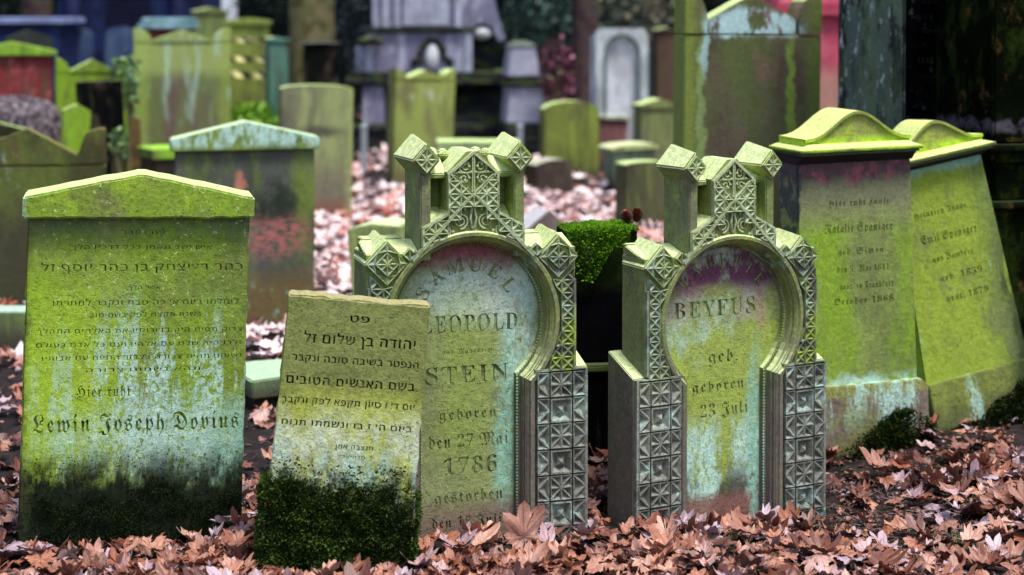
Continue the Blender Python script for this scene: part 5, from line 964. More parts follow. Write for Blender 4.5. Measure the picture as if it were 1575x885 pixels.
plain('square green pillar stone with a low pointed cap beyond the tall horned stone', 301, 350, 12, 17, bmat('pil1',(0.20,0.25,0.12),50,(0.28,0.36,0.10),0.8), 'cap', yaw=20, T=0.3, rise=0.04, over=0.02, caph=0.04)
plain('yellow-green gravestone crossed by three strips of barrier tape', 348, 414, 28, 16.2, bmat('tape_stone',(0.22,0.28,0.07),51,(0.34,0.42,0.08),0.85), 'cap', yaw=8, T=0.2, rise=0.03, over=0.03, caph=0.06)
plain('teal-grey slim gravestone right of the taped stone', 414, 444, 58, 15.6, bmat('teal1',(0.10,0.22,0.17),52,(0.12,0.30,0.22),0.8,top=(0.3,0.45,0.35)), 'cap', yaw=20, T=0.2, rise=0.01, over=0.02, caph=0.05)
M15 = stone('streaked_flat', (0.17,0.18,0.11), [L((0.30,0.36,0.14),0.8,n=(8,0.4,0.6,0.15)), L((0.07,0.07,0.05),0.9,blob=(0.02,0.72,0.17,0.05,0.6)), L((0.15,0.13,0.10),0.8,z=(0.6,0.3)), L((0.20,0.09,0.06),0.8,z=(0.25,0.08)), L((0.34,0.42,0.14),0.7,x=(0.2,0.3)), L(TOP,0.8,up=0.4)], seed=53)
plain('flat-topped streaky green gravestone right of the teal-capped gabled one', 422, 541, 131, 11.3, M15, 'arch', yaw=17, roll=1, T=0.16, rise=0.03, side=8)
M16 = stone('ribbed_green', (0.20,0.21,0.08), [L((0.28,0.34,0.08),0.85,n=(4,0.3,0.6,0.3)), L((0.45,0.5,0.35),0.7,blob=(0,0.9,0.2,0.06,0.5),n=(12,0.45,0.6,0.6)), L((0.14,0.11,0.07),0.6,n=(6,0.5,0.65,0.3)), L((0.12,0.10,0.06),0.8,z=(0.3,0.1)), L(TOP,0.9,up=0.4)], seed=54)
acro('mid-green gravestone with worn horned top, in front of the big grey monument', 590, 699, 107, 13.3, M16, yaw=22, roll=1.5, T=0.22, side=12, hornz=0.1)
# centre background
plain('round-shouldered lime green gravestone among red leaves, right of centre', 829, 923, 156, 13.8, bmat('round1',(0.17,0.19,0.05),55,(0.25,0.32,0.05),0.8), 'arch', yaw=14, T=0.18, rise=0.09, side=6)
plain('green gravestone with small pediment behind the round-shouldered one', 846, 900, 108, 17.2, bmat('g20',(0.16,0.19,0.07),56,(0.22,0.28,0.07),0.8), 'cap', yaw=17, T=0.2, rise=0.09, over=0.02, caph=0.04)
plain('dark grey gravestone tilting to the right beside the white arched one', 893, 948, 131, 16.0, bmat('g21',(0.10,0.09,0.08),57,(0.13,0.14,0.08),0.6), 'flat', yaw=17, roll=12, T=0.12)
plain('pinkish-brown gravestone with pale slab cap right of the round-shouldered one', 915, 962, 178, 14.6, bmat('g22',(0.28,0.12,0.12),58,(0.35,0.16,0.16),0.7), 'cap', yaw=17, roll=4, T=0.25, rise=0.005, over=0.025, caph=0.05, cap=bmat('g22c',(0.4,0.45,0.3),59,(0.5,0.6,0.4),0.7,top=(0.75,0.8,0.7)))
plain('dark low gravestone with a pale rounded top behind the left ornate stone', 820, 886, 246, 12.6, bmat('g23',(0.06,0.04,0.04),60,(0.08,0.06,0.04),0.7,top=(0.55,0.55,0.42)), 'arch', yaw=24, roll=-2, T=0.26, rise=0.05, side=4)
plain('greenish gravestone with a curved pale cap in the centre background', 944, 1012, 222, 13.0, bmat('g24',(0.22,0.30,0.2),61,(0.3,0.42,0.25),0.7), 'wcap', yaw=17, roll=-2, T=0.3, rise=0.03, over=0.035, caph=0.035, cap=bmat('g24c',(0.4,0.5,0.22),62,(0.5,0.6,0.25),0.8,top=(0.66,0.72,0.4)))
plain('squat brown-green gravestone with pale top left of the second ornate stone', 955, 1034, 249, 10.6, bmat('g25',(0.10,0.09,0.06),63,(0.16,0.2,0.06),0.6), 'arch', yaw=22, T=0.2, rise=0.02, side=5)
plain('green gravestone with a lime pediment behind the curved-cap stone', 984, 1046, 152, 14.2, bmat('g26',(0.20,0.22,0.12),64,(0.28,0.34,0.1),0.8), 'cap', yaw=17, T=0.2, rise=0.06, over=0.02, caph=0.05)
plain('dull teal slab gravestone at the back right of the white arched one', 1001, 1052, 78, 18.5, bmat('g27',(0.12,0.20,0.15),65,(0.14,0.24,0.16),0.6,top=(0.3,0.4,0.3)), 'flat', yaw=10, T=0.15)
plain('brownish gravestone top far behind the dull teal slab', 1010, 1046, 42, 22, bmat('g28',(0.12,0.07,0.05),66,(0.14,0.09,0.06),0.6), 'cap', yaw=10, T=0.2, rise=0.03, over=0.02, caph=0.04)
plain('flat pale green ledger slab behind the left ornate head', 672, 802, 218, 12.4, bmat('ledger',(0.3,0.42,0.22),67,(0.4,0.55,0.25),0.7), 'flat', yaw=4, T=0.4)
plain('pale sloping slab behind the left shoulder of the 1786 stone', 545, 628, 345, 8.8, bmat('slabL',(0.28,0.36,0.14),68,(0.4,0.5,0.16),0.7,top=(0.62,0.72,0.4)), 'gable', yaw=-14, roll=-5, T=0.3, rise=0.02)
plain('lilac-grey gabled stone peeping over the right shoulder of the 1786 stone', 808, 880, 324, 8.2, bmat('lilac',(0.30,0.22,0.24),69,(0.3,0.25,0.22),0.5,top=(0.62,0.6,0.62)), 'gable', yaw=17, T=0.22, rise=0.09)
# white arched stone
d = 17.6; s = F/d; x = wx(957, d); b = gz(x, d)
t = thing('gravestone', 'white-grey gravestone with a recessed round arch, centre background', 'gravestone', (x, d, b), (0,0,16)); foot.append((x,d,0.3,0.2,0.3))
mw = stone('pale_marble', (0.55,0.60,0.64), [L((0.25,0.30,0.30),0.7,n=(5,0.42,0.6,0.4)), L((0.25,0.28,0.15),0.6,z=(0.35,0.1))], seed=70)
hw = 0.285; zt = wz(44,d)-b
arch = lambda r, zc, zb: [(-r,zb),(r,zb)]+[(r*cos(a), zc+r*sin(a)) for a in [pi*i/20 for i in range(21)]]
plate('surround', mw, t, [[(-hw,-0.1),(hw,-0.1),(hw,zt-0.08),(hw-0.05,zt),(-hw+0.05,zt),(-hw,zt-0.08)], arch(0.17,zt-0.25,0.0)], [], 0, 0.07)
part('back_slab', MB().box(-hw+0.004,hw-0.004,0.068,0.2,-0.1,zt-0.09), stone('pale_marble_b', (0.72,0.74,0.82), [L((0.4,0.42,0.45),0.7,n=(5,0.42,0.6,0.3))], seed=71), t)
mb = MB(); mb.tube([(x_, -0.005, z_) for x_, z_ in arch(0.185,zt-0.25,0.0)[1:]]+[(-0.185,-0.005,0)], 0.015, 6); part('arch_moulding', mb, stone('grey_mould',(0.16,0.2,0.2),(),seed=72), t)

# large stone behind the second ornate one
M25 = stone('big_horned', (0.15,0.11,0.08), [L((0.10,0.14,0.04),0.8,n=(4,0.42,0.62,0.3)), L((0.20,0.27,0.05),0.85,x=(-0.26,-0.33)), L((0.22,0.34,0.05),0.9,blob=(0.20,1.0,0.025,0.6,0.4)), L((0.14,0.2,0.04),0.7,x=(0.25,0.33)),
    L((0.25,0.12,0.12),0.6,n=(3,0.55,0.66,0.4)), L((0.25,0.36,0.12),0.8,blob=(-0.27,1.15,0.02,0.5,0.4)), L((0.10,0.13,0.06),0.6,blob=(0,0.95,0.25,0.4,0.6),n=(18,0.45,0.6,1)),
    L((0.50,0.72,0.75),0.95,z=(1.52,1.555),blob=(0.0,1.59,0.24,0.09,0.25),n=(12,0.42,0.52,0.5)), L((0.4,0.62,0.62),0.8,blob=(-0.25,1.5,0.02,0.15,0.4)), L(TOP,0.9,up=0.4)], seed=74)
d = 8.6; x = wx(1155, d); b = gz(x,d); Ht = wz(-4, d)-b; foot.append((x,d,0.4,0.2,0.25))
t = thing('gravestone', 'big brown gravestone with horned top and blue-white drip marks, behind the BABETTE stone', 'gravestone', (x,d,b), (0,0.5,10))
hw = 0.36; zj = wz(53,d)-b
part('slab', MB().prism(rough([(-hw,-0.1),(hw-0.02,-0.1),(hw,zj-0.004),(-hw,zj-0.004)],0.06,0.001),0,0.2), M25, t, bevel=0.005)
part('pediment', MB().prism([(-0.235,zj),(0.225,zj),(0.225,zj+0.075),(0.02,zj+0.19),(-0.03,zj+0.19),(-0.235,zj+0.075)],0.0,0.19), M25, t, bevel=0.005)
for sg in (-1,1):
    q = [(sg*hw,zj),(sg*hw,zj+0.22),(sg*(hw-0.03),zj+0.215)]+[(sg*(hw-0.03-0.09*sin(a)), zj+0.06+0.15*cos(a)) for a in [pi/2*i/6 for i in range(1,7)]]+[(sg*(hw-0.12),zj)]
    part('acroterion', MB().prism(q,-0.006,0.2), M25, t, bevel=0.004)
# pink pillar monument behind
mpink = stone('pink_granite', (0.48,0.07,0.12), [L((0.58,0.14,0.2),0.6,n=(5,0.45,0.6,0.5)), L((0.35,0.22,0.16),0.8,z=(1.3,1.1))], seed=75, rough_=0.6)
d = 13; x = wx(1240, d); b = gz(x,d)
t = thing('pillar_monument', 'pink granite pillar monument behind the big brown stone', 'monument', (x,d,b), (0,0.8,10)); foot.append((x,d,0.4,0.4,0))
part('shaft', MB().frustum(-0.26,0.30,0,0.5,0,-0.24,0.26,0.02,0.48,wz(24,d)-b), mpink, t, bevel=0.01)
part('cornice', MB().box(-0.29,0.31,-0.04,0.54,wz(24,d)-b,wz(14,d)-b).box(-0.27,0.29,-0.02,0.52,wz(14,d)-b,wz(8,d)-b), mpink, t, bevel=0.006)
part('crown_block', MB().frustum(-0.24,0.26,0,0.5,wz(8,d)-b,-0.2,0.22,0.04,0.46,wz(-30,d)-b), mpink, t, bevel=0.01)

# black granite monument, two faces
d = 7.75; x = wx(1388, d); b = gz(x,d); foot.append((x+0.2,d+0.3,0.3,0.4,0.4))
t = thing('pillar_monument', 'tall black stone pillar with a blotchy grey-green left side, upper right', 'monument', (x,d,b), (0,0,25))
mbk = stone('black_granite', (0.0025,0.0025,0.004), [L((0.07,0.10,0.09),0.8,n=(24,0.60,0.66,0.7)), L((0.008,0.014,0.004),0.5,n=(4,0.5,0.7,1))], seed=77, rough_=0.75, speck=0.2)
mside = stone('blotchy_side', (0.12,0.17,0.14), [L((0.015,0.012,0.015),0.95,n=(12,0.50,0.55,0.3),blob=(0.0,1.6,9,0.55,0.4)), L((0.50,0.60,0.60),0.9,n=(26,0.58,0.62,0.35)), L((0.12,0.18,0.08),0.5,n=(4,0.45,0.6,0.4))], seed=78)
mb = MB(); z1 = 2.35
mb.frustum(0,0.47,0.0,0.52,0,0.012,0.44,0.0,0.50,z1)
o = part('shaft', mb, [mbk, mside], t, bevel=0.008)
for p in o.data.polygons:
    if p.normal.x < -0.5: p.material_index = 1
sp = []
for k, (w, body) in enumerate([(0.30,'hier ruht in Gott'),(0.33,'unser theurer Vater'),(0.22,'Moritz Adler'),(0.3,'geboren den 4. April'),(0.26,'1812 zu Hanau'),(0.3,'gestorben den 9.'),(0.24,'December 1880'),(0.3,'er ruhe in Frieden'),(0.26,'und sein Andenken'),(0.2,'sei gesegnet')]):
    sp += line_splines(body, 0.21, 1.72-k*0.068, w, 0.024, 'thin', 0.01)
part('letter_recess', MB().box(0.03,0.40,-0.0025,-0.001,1.0,1.8), stone('gilt_letters', (0.16,0.20,0.18), [L((0.01,0.01,0.01),0.9,n=(12,0.42,0.55,1))], seed=79), t)
plate('inscription', mbk, t, [[(0.02,0.9),(0.42,0.9),(0.41,1.85),(0.02,1.85)]], sp, -0.006, -0.0008)
part('cap_block', MB().box(-0.03,0.48,-0.02,0.54,z1,z1+0.12), mbk, t, bevel=0.01)
part('plinth', MB().box(-0.06,0.53,-0.06,0.58,-0.1,0.3), mbk, t, bevel=0.01)
# dark mossy monument at the right edge
d = 7.3; x = wx(1575, d); b = gz(x,d); foot.append((x+0.1,d+0.3,0.4,0.4,0.2))
t = thing('monument', 'dark stepped monument with mossy ledges cut off by the right edge', 'monument', (x,d,b), (0,0,12))
mr = stone('dark_mossy', (0.004,0.006,0.003), [L((0.02,0.035,0.006),0.8,n=(5,0.48,0.62,0.7)), L((0.09,0.05,0.02),0.7,n=(8,0.58,0.68,1)), L((0.10,0.09,0.11),0.8,blob=(0.0,1.17,0.2,0.03,0.5),n=(14,0.4,0.55,1)), L((0.03,0.04,0.025),0.7,up=0.4)], seed=80)
part('shaft', MB().box(-0.13,0.5,0.02,0.6,1.1,2.3), mr, t, bevel=0.01)
part('upper_ledge', MB().box(-0.17,0.54,-0.04,0.64,1.07,1.10).box(-0.15,0.52,-0.02,0.62,1.02,1.07), mr, t, bevel=0.008)
part('middle_block', MB().box(-0.14,0.51,0.0,0.6,0.86,1.02), mr, t, bevel=0.008)
part('lower_ledge', MB().box(-0.2,0.57,-0.07,0.66,0.83,0.86), mr, t, bevel=0.008)
part('base', MB().box(-0.17,0.55,-0.04,0.64,-0.1,0.83), mr, t, bevel=0.01)

# ================================================================ BIG GREY MONUMENT
d = 19.5; x = wx(690, d); b = gz(x,d); s = F/d
def U(px): return (px-690)/s
def V(py): return wz(py, d)-b
t = thing('family_monument', 'big grey-lilac stepped monument with a white oval medallion, top centre', 'monument', (x,d,b), (0,0,4)); foot.append((x,d,1.1,1.2,0))
ml = stone('lilac_stone', (0.25,0.245,0.36), [L((0.18,0.17,0.26),0.7,n=(4,0.45,0.6,0.4)), L((0.48,0.50,0.60),0.7,n=(6,0.5,0.6,0.3)), L((0.05,0.07,0.03),0.85,up=0.5)], seed=82)
ml2 = stone('pale_lilac', (0.48,0.50,0.64), [L((0.28,0.29,0.36),0.6,n=(5,0.45,0.6,0.4)), L((0.06,0.09,0.03),0.8,up=0.5)], seed=83)
mdk = stone('mossy_step', (0.02,0.02,0.03), [L((0.06,0.09,0.02),0.8,n=(5,0.5,0.62,2)), L((0.08,0.11,0.03),0.8,up=0.5)], seed=84)
part('foundation', MB().box(U(536),U(850),0,1.3,-0.1,V(203)).box(U(530),U(856),-0.03,1.33,V(203),V(192)), mdk, t, bevel=0.01)
part('lower_block', MB().box(U(558),U(592),0.05,0.5,V(192),V(132)), ml, t, bevel=0.01)
part('lower_block', MB().box(U(592),U(700),0.12,0.9,V(192),V(130)), mdk, t, bevel=0.01)
part('stepped_blocks', MB().box(U(698),U(782),0.1,0.9,V(192),V(178)).box(U(700),U(782),0.22,0.9,V(178),V(163)).box(U(704),U(782),0.34,0.9,V(163),V(148)).box(U(706),U(782),0.46,0.9,V(148),V(130)), mdk, t, bevel=0.01)
part('ledge', MB().box(U(532),U(790),-0.02,1.2,V(130),V(121)).box(U(540),U(786),0.03,1.1,V(121),V(112)), mdk, t, bevel=0.01)
part('medallion_block', MB().box(U(562),U(726),0.1,0.9,V(112),V(50)), ml, t, bevel=0.01)
part('ledge', MB().box(U(556),U(732),0.04,0.95,V(50),V(43)), mdk, t, bevel=0.01)
part('panel_block', MB().box(U(572),U(722),0.16,0.85,V(43),V(-70)), ml, t, bevel=0.01)
part('pale_panel', MB().box(U(620),U(690),0.11,0.16,V(40),V(-50)), ml2, t, bevel=0.01)
for a_ in (588,606,700): part('pilaster', MB().box(U(a_),U(a_+10),0.12,0.16,V(42),V(-60)), ml2, t, bevel=0.005)
part('cornice', MB().box(U(560),U(735),0.05,0.95,V(-70),V(-84)).frustum(U(566),U(730),0.08,0.9,V(-84),U(610),U(686),0.2,0.7,V(-120)), ml, t, bevel=0.01)
mb = MB(); mb.blob((U(665),0.08,V(89)),(0.075,0.05,0.15),n=14,m=10); med = part('medallion', mb, stone('white_medallion',(0.72,0.75,0.8),[L((0.3,0.35,0.33),0.7,n=(26,0.5,0.6,1))],seed=85), t, smooth=True)
mb = MB()
for a in range(0, 360, 24):
    if 200 < a < 340: continue
    mb.blob((U(665)+0.14*cos(radians(a)),0.085,V(89)+0.20*sin(radians(a))),(0.045,0.03,0.05),n=7,jit=0.2)
for sg in (-1,1): mb.blob((U(665)+sg*0.2,0.085,V(96)),(0.05,0.03,0.06),n=7,jit=0.2)
part('wreath', mb, mdk, t)
mb = MB(); pts = [(U(722),V(-60)),(U(752),V(-50)),(U(760),V(-10)),(U(768),V(25)),(U(780),V(62)),(U(768),V(66)),(U(760),V(44)),(U(742),V(36)),(U(728),V(44)),(U(722),V(62))]
part('volute', MB().prism(pts,0.2,0.7), ml, t, bevel=0.01)
part('side_column', MB().box(U(714),U(727),0.06,0.3,V(112),V(44)), ml2, t, bevel=0.01)
part('urn', MB().blob((U(744),0.3,V(52)),(0.12,0.12,0.075),n=12,m=8), stone('white_urn',(0.66,0.7,0.72),(),seed=86), t, smooth=True)
part('niche', MB().box(U(728),U(764),0.45,0.7,V(112),V(60)), mdk, t)
part('left_block', MB().box(U(546),U(566),0.2,0.6,V(112),V(72)), ml, t, bevel=0.01)
part('left_urn', MB().blob((U(571),0.0,V(62)),(0.14,0.12,0.05),n=10,jit=0.15), mdk, t)
t = thing('pedestal', 'pale lilac stone pedestal with a dark waist band, right of the big grey monument', 'pedestal', (wx(806,19),19,gz(wx(806,19),19)), (0,0,10)); foot.append((wx(806,19),19,0.3,0.5,0))
d = 19; s = F/d; b = t.location.z; x = 0
def U2(px): return (px-806)/s
def V2(py): return wz(py, d)-b
part('foot', MB().box(U2(776),U2(846),0,0.5,-0.1,V2(190)), mdk, t, bevel=0.01)
part('lower_block', MB().frustum(U2(780),U2(840),0.03,0.45,V2(190),U2(784),U2(836),0.05,0.43,V2(134)), ml2, t, bevel=0.01)
part('waist_ledge', MB().box(U2(776),U2(842),0.0,0.48,V2(134),V2(127)).box(U2(786),U2(832),0.06,0.4,V2(127),V2(118)), mdk, t, bevel=0.01)
part('upper_block', MB().frustum(U2(782),U2(832),0.05,0.42,V2(118),U2(788),U2(826),0.07,0.4,V2(72)), ml2, t, bevel=0.01)
part('cap', MB().frustum(U2(785),U2(829),0.05,0.43,V2(72),U2(797),U2(817),0.15,0.33,V2(64)), ml2, t, bevel=0.005)
for px, lb in ((560,'small white marker post left of the big grey monument foot'),(800,'small white marker post below the pale lilac pedestal')):
    dd = 17.5; o = MB().box(-0.03,0.03,-0.03,0.03,-0.05,wz(196,dd)).frustum(-0.04,0.04,-0.04,0.04,wz(196,dd),-0.01,0.01,-0.01,0.01,wz(190,dd)).build('marker_post', simple('white_post', [(0.22,0.25,0.3),(0.35,0.38,0.42)]), bevel=0.004)
    o.location = (wx(px,dd),dd,0); tag(o, lb, 'marker post', 'white marker posts')

# dark blue mausoleum, upper left, and companions
d = 22.0; mnavy = stone('navy_granite', (0.008,0.012,0.06), [L((0.015,0.03,0.12),0.7,n=(4,0.45,0.6,1))], seed=88, rough_=0.7)
x = wx(190, d); t = thing('mausoleum', 'dark navy-blue mausoleum filling the upper left background', 'mausoleum', (x,d,gz(x,d)), (0,0,3))
part('wall', MB().box(-0.85,1.0,0,2.2,-0.1,2.5), mnavy, t, bevel=0.02)
part('roof', MB().box(-1.0,1.15,-0.15,2.35,2.5,2.62).prism([(-0.95,2.62),(1.1,2.62),(0.08,3.1)],-0.1,2.3), mnavy, t, bevel=0.02)
part('doorway', MB().box(-0.2,0.35,-0.03,-0.002,0,1.9), stone('door_bronze',(0.005,0.006,0.03),(),seed=89), t)
for sg in (-0.62,0.72): part('column', MB().tube([(sg,-0.12,-0.05),(sg,-0.12,2.5)],0.09,12), mnavy, t, smooth=True)
mbl = stone('blue_grey', (0.05,0.085,0.20), [L((0.08,0.13,0.20),0.7,n=(4,0.45,0.6,0.5))], seed=90)
plain('round-topped blue-grey headstone in front of the navy mausoleum, left of two', 98, 141, 44, 17.5, mbl, 'arch', yaw=5, T=0.15, rise=0.1)
plain('round-topped blue-grey headstone in front of the navy mausoleum, right of two', 162, 205, 41, 17.5, mbl, 'arch', yaw=5, T=0.15, rise=0.1)
d = 20; x = wx(30, d)
t = thing('table_tomb', 'table tomb with a pale blue top slab at the very top left', 'tomb', (x,d,gz(x,d)), (0,0,0)); foot.append((x,d,0.7,1,0))
part('top_slab', MB().box(-0.7,0.52,0,1.0,wz(37,d),wz(28,d)), stone('pale_blue_slab',(0.30,0.36,0.62),(),seed=91), t, bevel=0.01)
part('chest', MB().box(-0.62,0.45,0.06,0.9,-0.1,wz(37,d)), mnavy, t, bevel=0.01)
d = 18; x = wx(256, d)
t = thing('table_tomb', 'stacked teal slab tomb with red underside behind the tall horned stone', 'tomb', (x,d,gz(x,d)), (0,0,6)); foot.append((x,d,0.4,0.8,0))
part('top_slab', MB().box(-0.26,0.28,0,0.5,wz(36,d),wz(29,d)).box(-0.30,0.30,-0.03,0.55,wz(46,d),wz(37,d)), stone('teal_slab',(0.22,0.42,0.45),[L((0.4,0.55,0.65),0.6,n=(5,0.45,0.6,3))],seed=92), t, bevel=0.01)
part('chest', MB().box(-0.22,0.24,0.04,0.45,-0.1,wz(46,d)), stone('red_chest',(0.22,0.05,0.05),[L((0.6,0.6,0.62),0.8,blob=(-0.05,1.3,0.08,0.06,0.4))],seed=93), t, bevel=0.01)
# barrier tape on the taped stone
mt = bpy.data.materials.new('striped_tape'); N = NT(nodes(mt))
tc = N.n('ShaderNodeTexCoord').outputs['Object']; wv = N.n('ShaderNodeTexWave', bands_direction='DIAGONAL'); N.link(tc, wv.inputs[0]); wv.inputs['Scale'].default_value = 3.2; wv.inputs['Distortion'].default_value = 0
pb = N.n('ShaderNodeBsdfPrincipled'); N.link(N.mix(N.ramp(wv.outputs['Fac'],0.45,0.55),(0.78,0.72,0.28),(0.02,0.02,0.02)), pb.inputs['Base Color']); pb.inputs['Roughness'].default_value = 0.4
N.link(pb.outputs[0], N.n('ShaderNodeOutputMaterial').inputs[0])
d = 19.0
for i, (py, lb) in enumerate(((60,'topmost'),(91,'middle'),(114,'lowest'))):
    mb = MB(); n = 24; x0, x1 = wx(345+i*2,d), wx(418,d); vs = []
    for k in range(n+1):
        q = k/n; tw = 0.5*sin(q*pi*4+i); z = wz(py,d)-0.02*sin(pi*q)*(1 if i != 1 else 0.3); xx = x0+(x1-x0)*q; hh = 0.027+0.006*i
        vs += [(xx, 0.03*sin(tw)-0.006, z-hh*cos(tw)), (xx, -0.03*sin(tw)-0.006, z+hh*cos(tw)), (xx, -0.03*sin(tw)+0.0, z+hh*cos(tw)), (xx, 0.03*sin(tw)+0.0, z-hh*cos(tw))]
    mb.add(vs, [(4*k+a, 4*k+4+a, 4*k+4+(a+1)%4, 4*k+(a+1)%4) for k in range(n) for a in range(4)])
    o = mb.build('barrier_tape', mt); o.location = (0, d+0.16, 0)
    tag(o, lb+' yellow and black striped tape across the yellow-green stone', 'barrier tape', 'barrier tapes on the stone')

# dark low stone by the trunk
plain('near-black square-topped gravestone at the foot of the tree trunk, top centre left', 468, 520, 66, 15.3, bmat('blk3',(0.006,0.006,0.008),94,(0.012,0.015,0.01),0.5,top=(0.2,0.2,0.24)), 'cap', yaw=10, T=0.25, rise=0.004, over=0.03, caph=0.03)
plain('black low gravestone left of the big grey monument', 500, 548, 140, 18.5, bmat('blk4',(0.01,0.01,0.016),95,(0.015,0.02,0.02),0.5,top=(0.08,0.1,0.06)), 'arch', yaw=10, T=0.3, rise=0.03)

# ================================================================ TREES (bare in winter)
def bare_tree(label, px, d, r, mat, h=7.5):
    x = wx(px, d); t = thing('tree', label, 'tree', (x,d,gz(x,d)-0.05)); foot.append((x,d-r,r,2*r,0))
    n = 18; rows = [(-0.1,1.5),(0.15,1.18),(0.5,1.02),(1.5,0.95),(3,0.85),(5,0.66),(h,0.4)]; vs = []
    for j, (z, k) in enumerate(rows):
        for q in range(n):
            a = 2*pi*q/n; rr = r*k*(1+0.06*sin(3*a+j*0.4)+0.035*sin(7*a)); vs.append((rr*cos(a)+0.03*z*sin(z*0.7+px), rr*sin(a), z))
    mb = MB(); mb.add(vs, [(j*n+q, j*n+(q+1)%n, (j+1)*n+(q+1)%n, (j+1)*n+q) for j in range(len(rows)-1) for q in range(n)])
    part('trunk', mb, mat, t, smooth=True)
    mb = MB(); rnd = random.Random(px)
    def br(p, dr, L_, r_, dep):
        pts = [p]; rr = [r_]; q = p; dd = dr
        for k in range(5):
            dd = (dd + Vector((rnd.uniform(-.25,.25), rnd.uniform(-.25,.25), rnd.uniform(-.05,.25)))).normalized()
            q = q + dd*L_/5; pts.append(q); rr.append(r_*(1-0.16*(k+1)))
        mb.tube(pts, rr, 5)
        if dep:
            for k in range(3): br(pts[rnd.randint(2,5)], (dd+Vector((rnd.uniform(-1,1),rnd.uniform(-1,1),rnd.uniform(-.2,.6)))).normalized(), L_*0.6, r_*0.4, dep-1)
    for k in range(7):
        a = k*2.4; z = 3.2+k*0.6; br(Vector((0.03*z*sin(z*0.7+px),0,z)), Vector((cos(a),sin(a),0.7)).normalized(), 2.6, r*0.35, 2)
    part('limbs', mb, mat, t)
mbark = simple('brown_green_bark', [(0.05,0.05,0.02),(0.12,0.12,0.05),(0.17,0.14,0.08)], 7, 0.9, 0.2, bump=1.0)
mbark2 = simple('purple_bark', [(0.03,0.015,0.02),(0.06,0.035,0.04),(0.05,0.06,0.025)], 7, 0.9, 0.2, bump=1.0)
bare_tree('broad brownish-green tree trunk left of the big grey monument', 480, 20.3, 0.29, mbark)
bare_tree('dark purplish tree trunk left of the white arched stone', 893, 20.5, 0.17, mbark2)
bare_tree('distant slim dark tree trunk above the central stones', 1000, 27, 0.2, mbark2)
bare_tree('distant dark tree trunk at the top left behind the mausoleum', 60, 27, 0.25, mbark2)
bare_tree('distant green-brown tree trunk between house and mausoleum', 268, 30, 0.22, mbark)
bare_tree('dark tree trunk far behind the pink pillar', 1330, 24, 0.3, mbark2)

# ================================================================ SHRUBS, IVY, HEDGE, HOUSE
def leafmass(name, label, cat, cx, cy, z0, hx, hy, hz, n, size, cols, kind=None, group=None, core=None, parts=True):
    mb = MB(); vals = []; rnd = random.Random(int(cx*100+n))
    for _ in range(n):
        while True:
            a = Vector((rnd.uniform(-1,1), rnd.uniform(-1,1), rnd.uniform(-1,1)))
            if a.length < 1 + 0.25*noise.noise(a*2.5+Vector((cx,cy,0))): break
        p = Vector((a.x*hx, a.y*hy, z0+hz+a.z*hz))
        d_ = Vector((rnd.uniform(-1,1), rnd.uniform(-1,1), rnd.uniform(-.6,1))).normalized(); s_ = d_.cross(Vector((rnd.random(), rnd.random(), 0.3))).normalized()
        l = size*rnd.uniform(0.6,1.3)
        mb.add([p-d_*l*0.5, p+s_*l*0.32, p+d_*l*0.5, p-s_*l*0.32], [(0,1,2,3)]); vals.append(rnd.random())
    m = simple(name+'_leaf', cols, 20, 0.5, 0.4, attr='rnd')
    if parts:
        t = thing(name, label, cat, (cx,cy,gz(cx,cy)), group=group)
        attr_mesh(mb, vals, 'foliage', m, t)
        sb = MB()
        for k in range(5): sb.tube([(0.03*k-0.06,0,-0.05),(rnd.uniform(-.5,.5)*hx,rnd.uniform(-.5,.5)*hy,z0+hz)],0.01,5)
        part('stem', sb, mbark, t)
    else:
        o = attr_mesh(mb, vals, name, m); o.location = (cx,cy,gz(cx,cy)); tag(o, label, cat, group, kind)
G1 = [(0.02,0.06,0.02),(0.08,0.20,0.07),(0.40,0.55,0.20)]
leafmass('ivy_bush','small glossy green bush above the black tilted stone','bush', wx(192,13.9), 13.9, 0.80, 0.13,0.12,0.27, 260, 0.06, G1)
leafmass('ivy_bush','small green bush hanging beside the black tilted stone','bush', wx(182,12.8), 12.8, 0.55, 0.07,0.08,0.12, 120, 0.05, G1)
G2 = [(0.008,0.02,0.014),(0.03,0.07,0.05),(0.10,0.22,0.18)]
leafmass('shrub','dark teal shrub behind the pale pedestal','shrub', wx(835,23), 23.5, 0.4, 0.6,0.5,0.95, 1800, 0.09, G2)
leafmass('shrub','dark shrub with pale flecks above the white arched stone','shrub', wx(965,25), 25, 0.6, 0.9,0.6,0.85, 2200, 0.08, [(0.01,0.025,0.02),(0.05,0.10,0.08),(0.5,0.42,0.25)])
leafmass('shrub','dark leafy shrub left of the big grey monument','shrub', wx(540,21), 21, 0.2, 0.45,0.5,1.0, 1500, 0.08, [(0.008,0.012,0.02),(0.03,0.05,0.06),(0.10,0.12,0.15)])
leafmass('flower_bush','reddish pink blooms between the pedestal and the dark trunk','flower bush', wx(858,18.6), 18.8, 0.55, 0.2,0.2,0.42, 520, 0.07, [(0.04,0.01,0.015),(0.12,0.03,0.04),(0.55,0.22,0.32)])
leafmass('grass_mound','bright green grassy mound under the taped stone','grass', wx(392,18.7), 18.7, 0.0, 0.45,0.3,0.32, 2200, 0.07, [(0.08,0.2,0.01),(0.18,0.38,0.02),(0.3,0.5,0.05)], kind='stuff', parts=False)
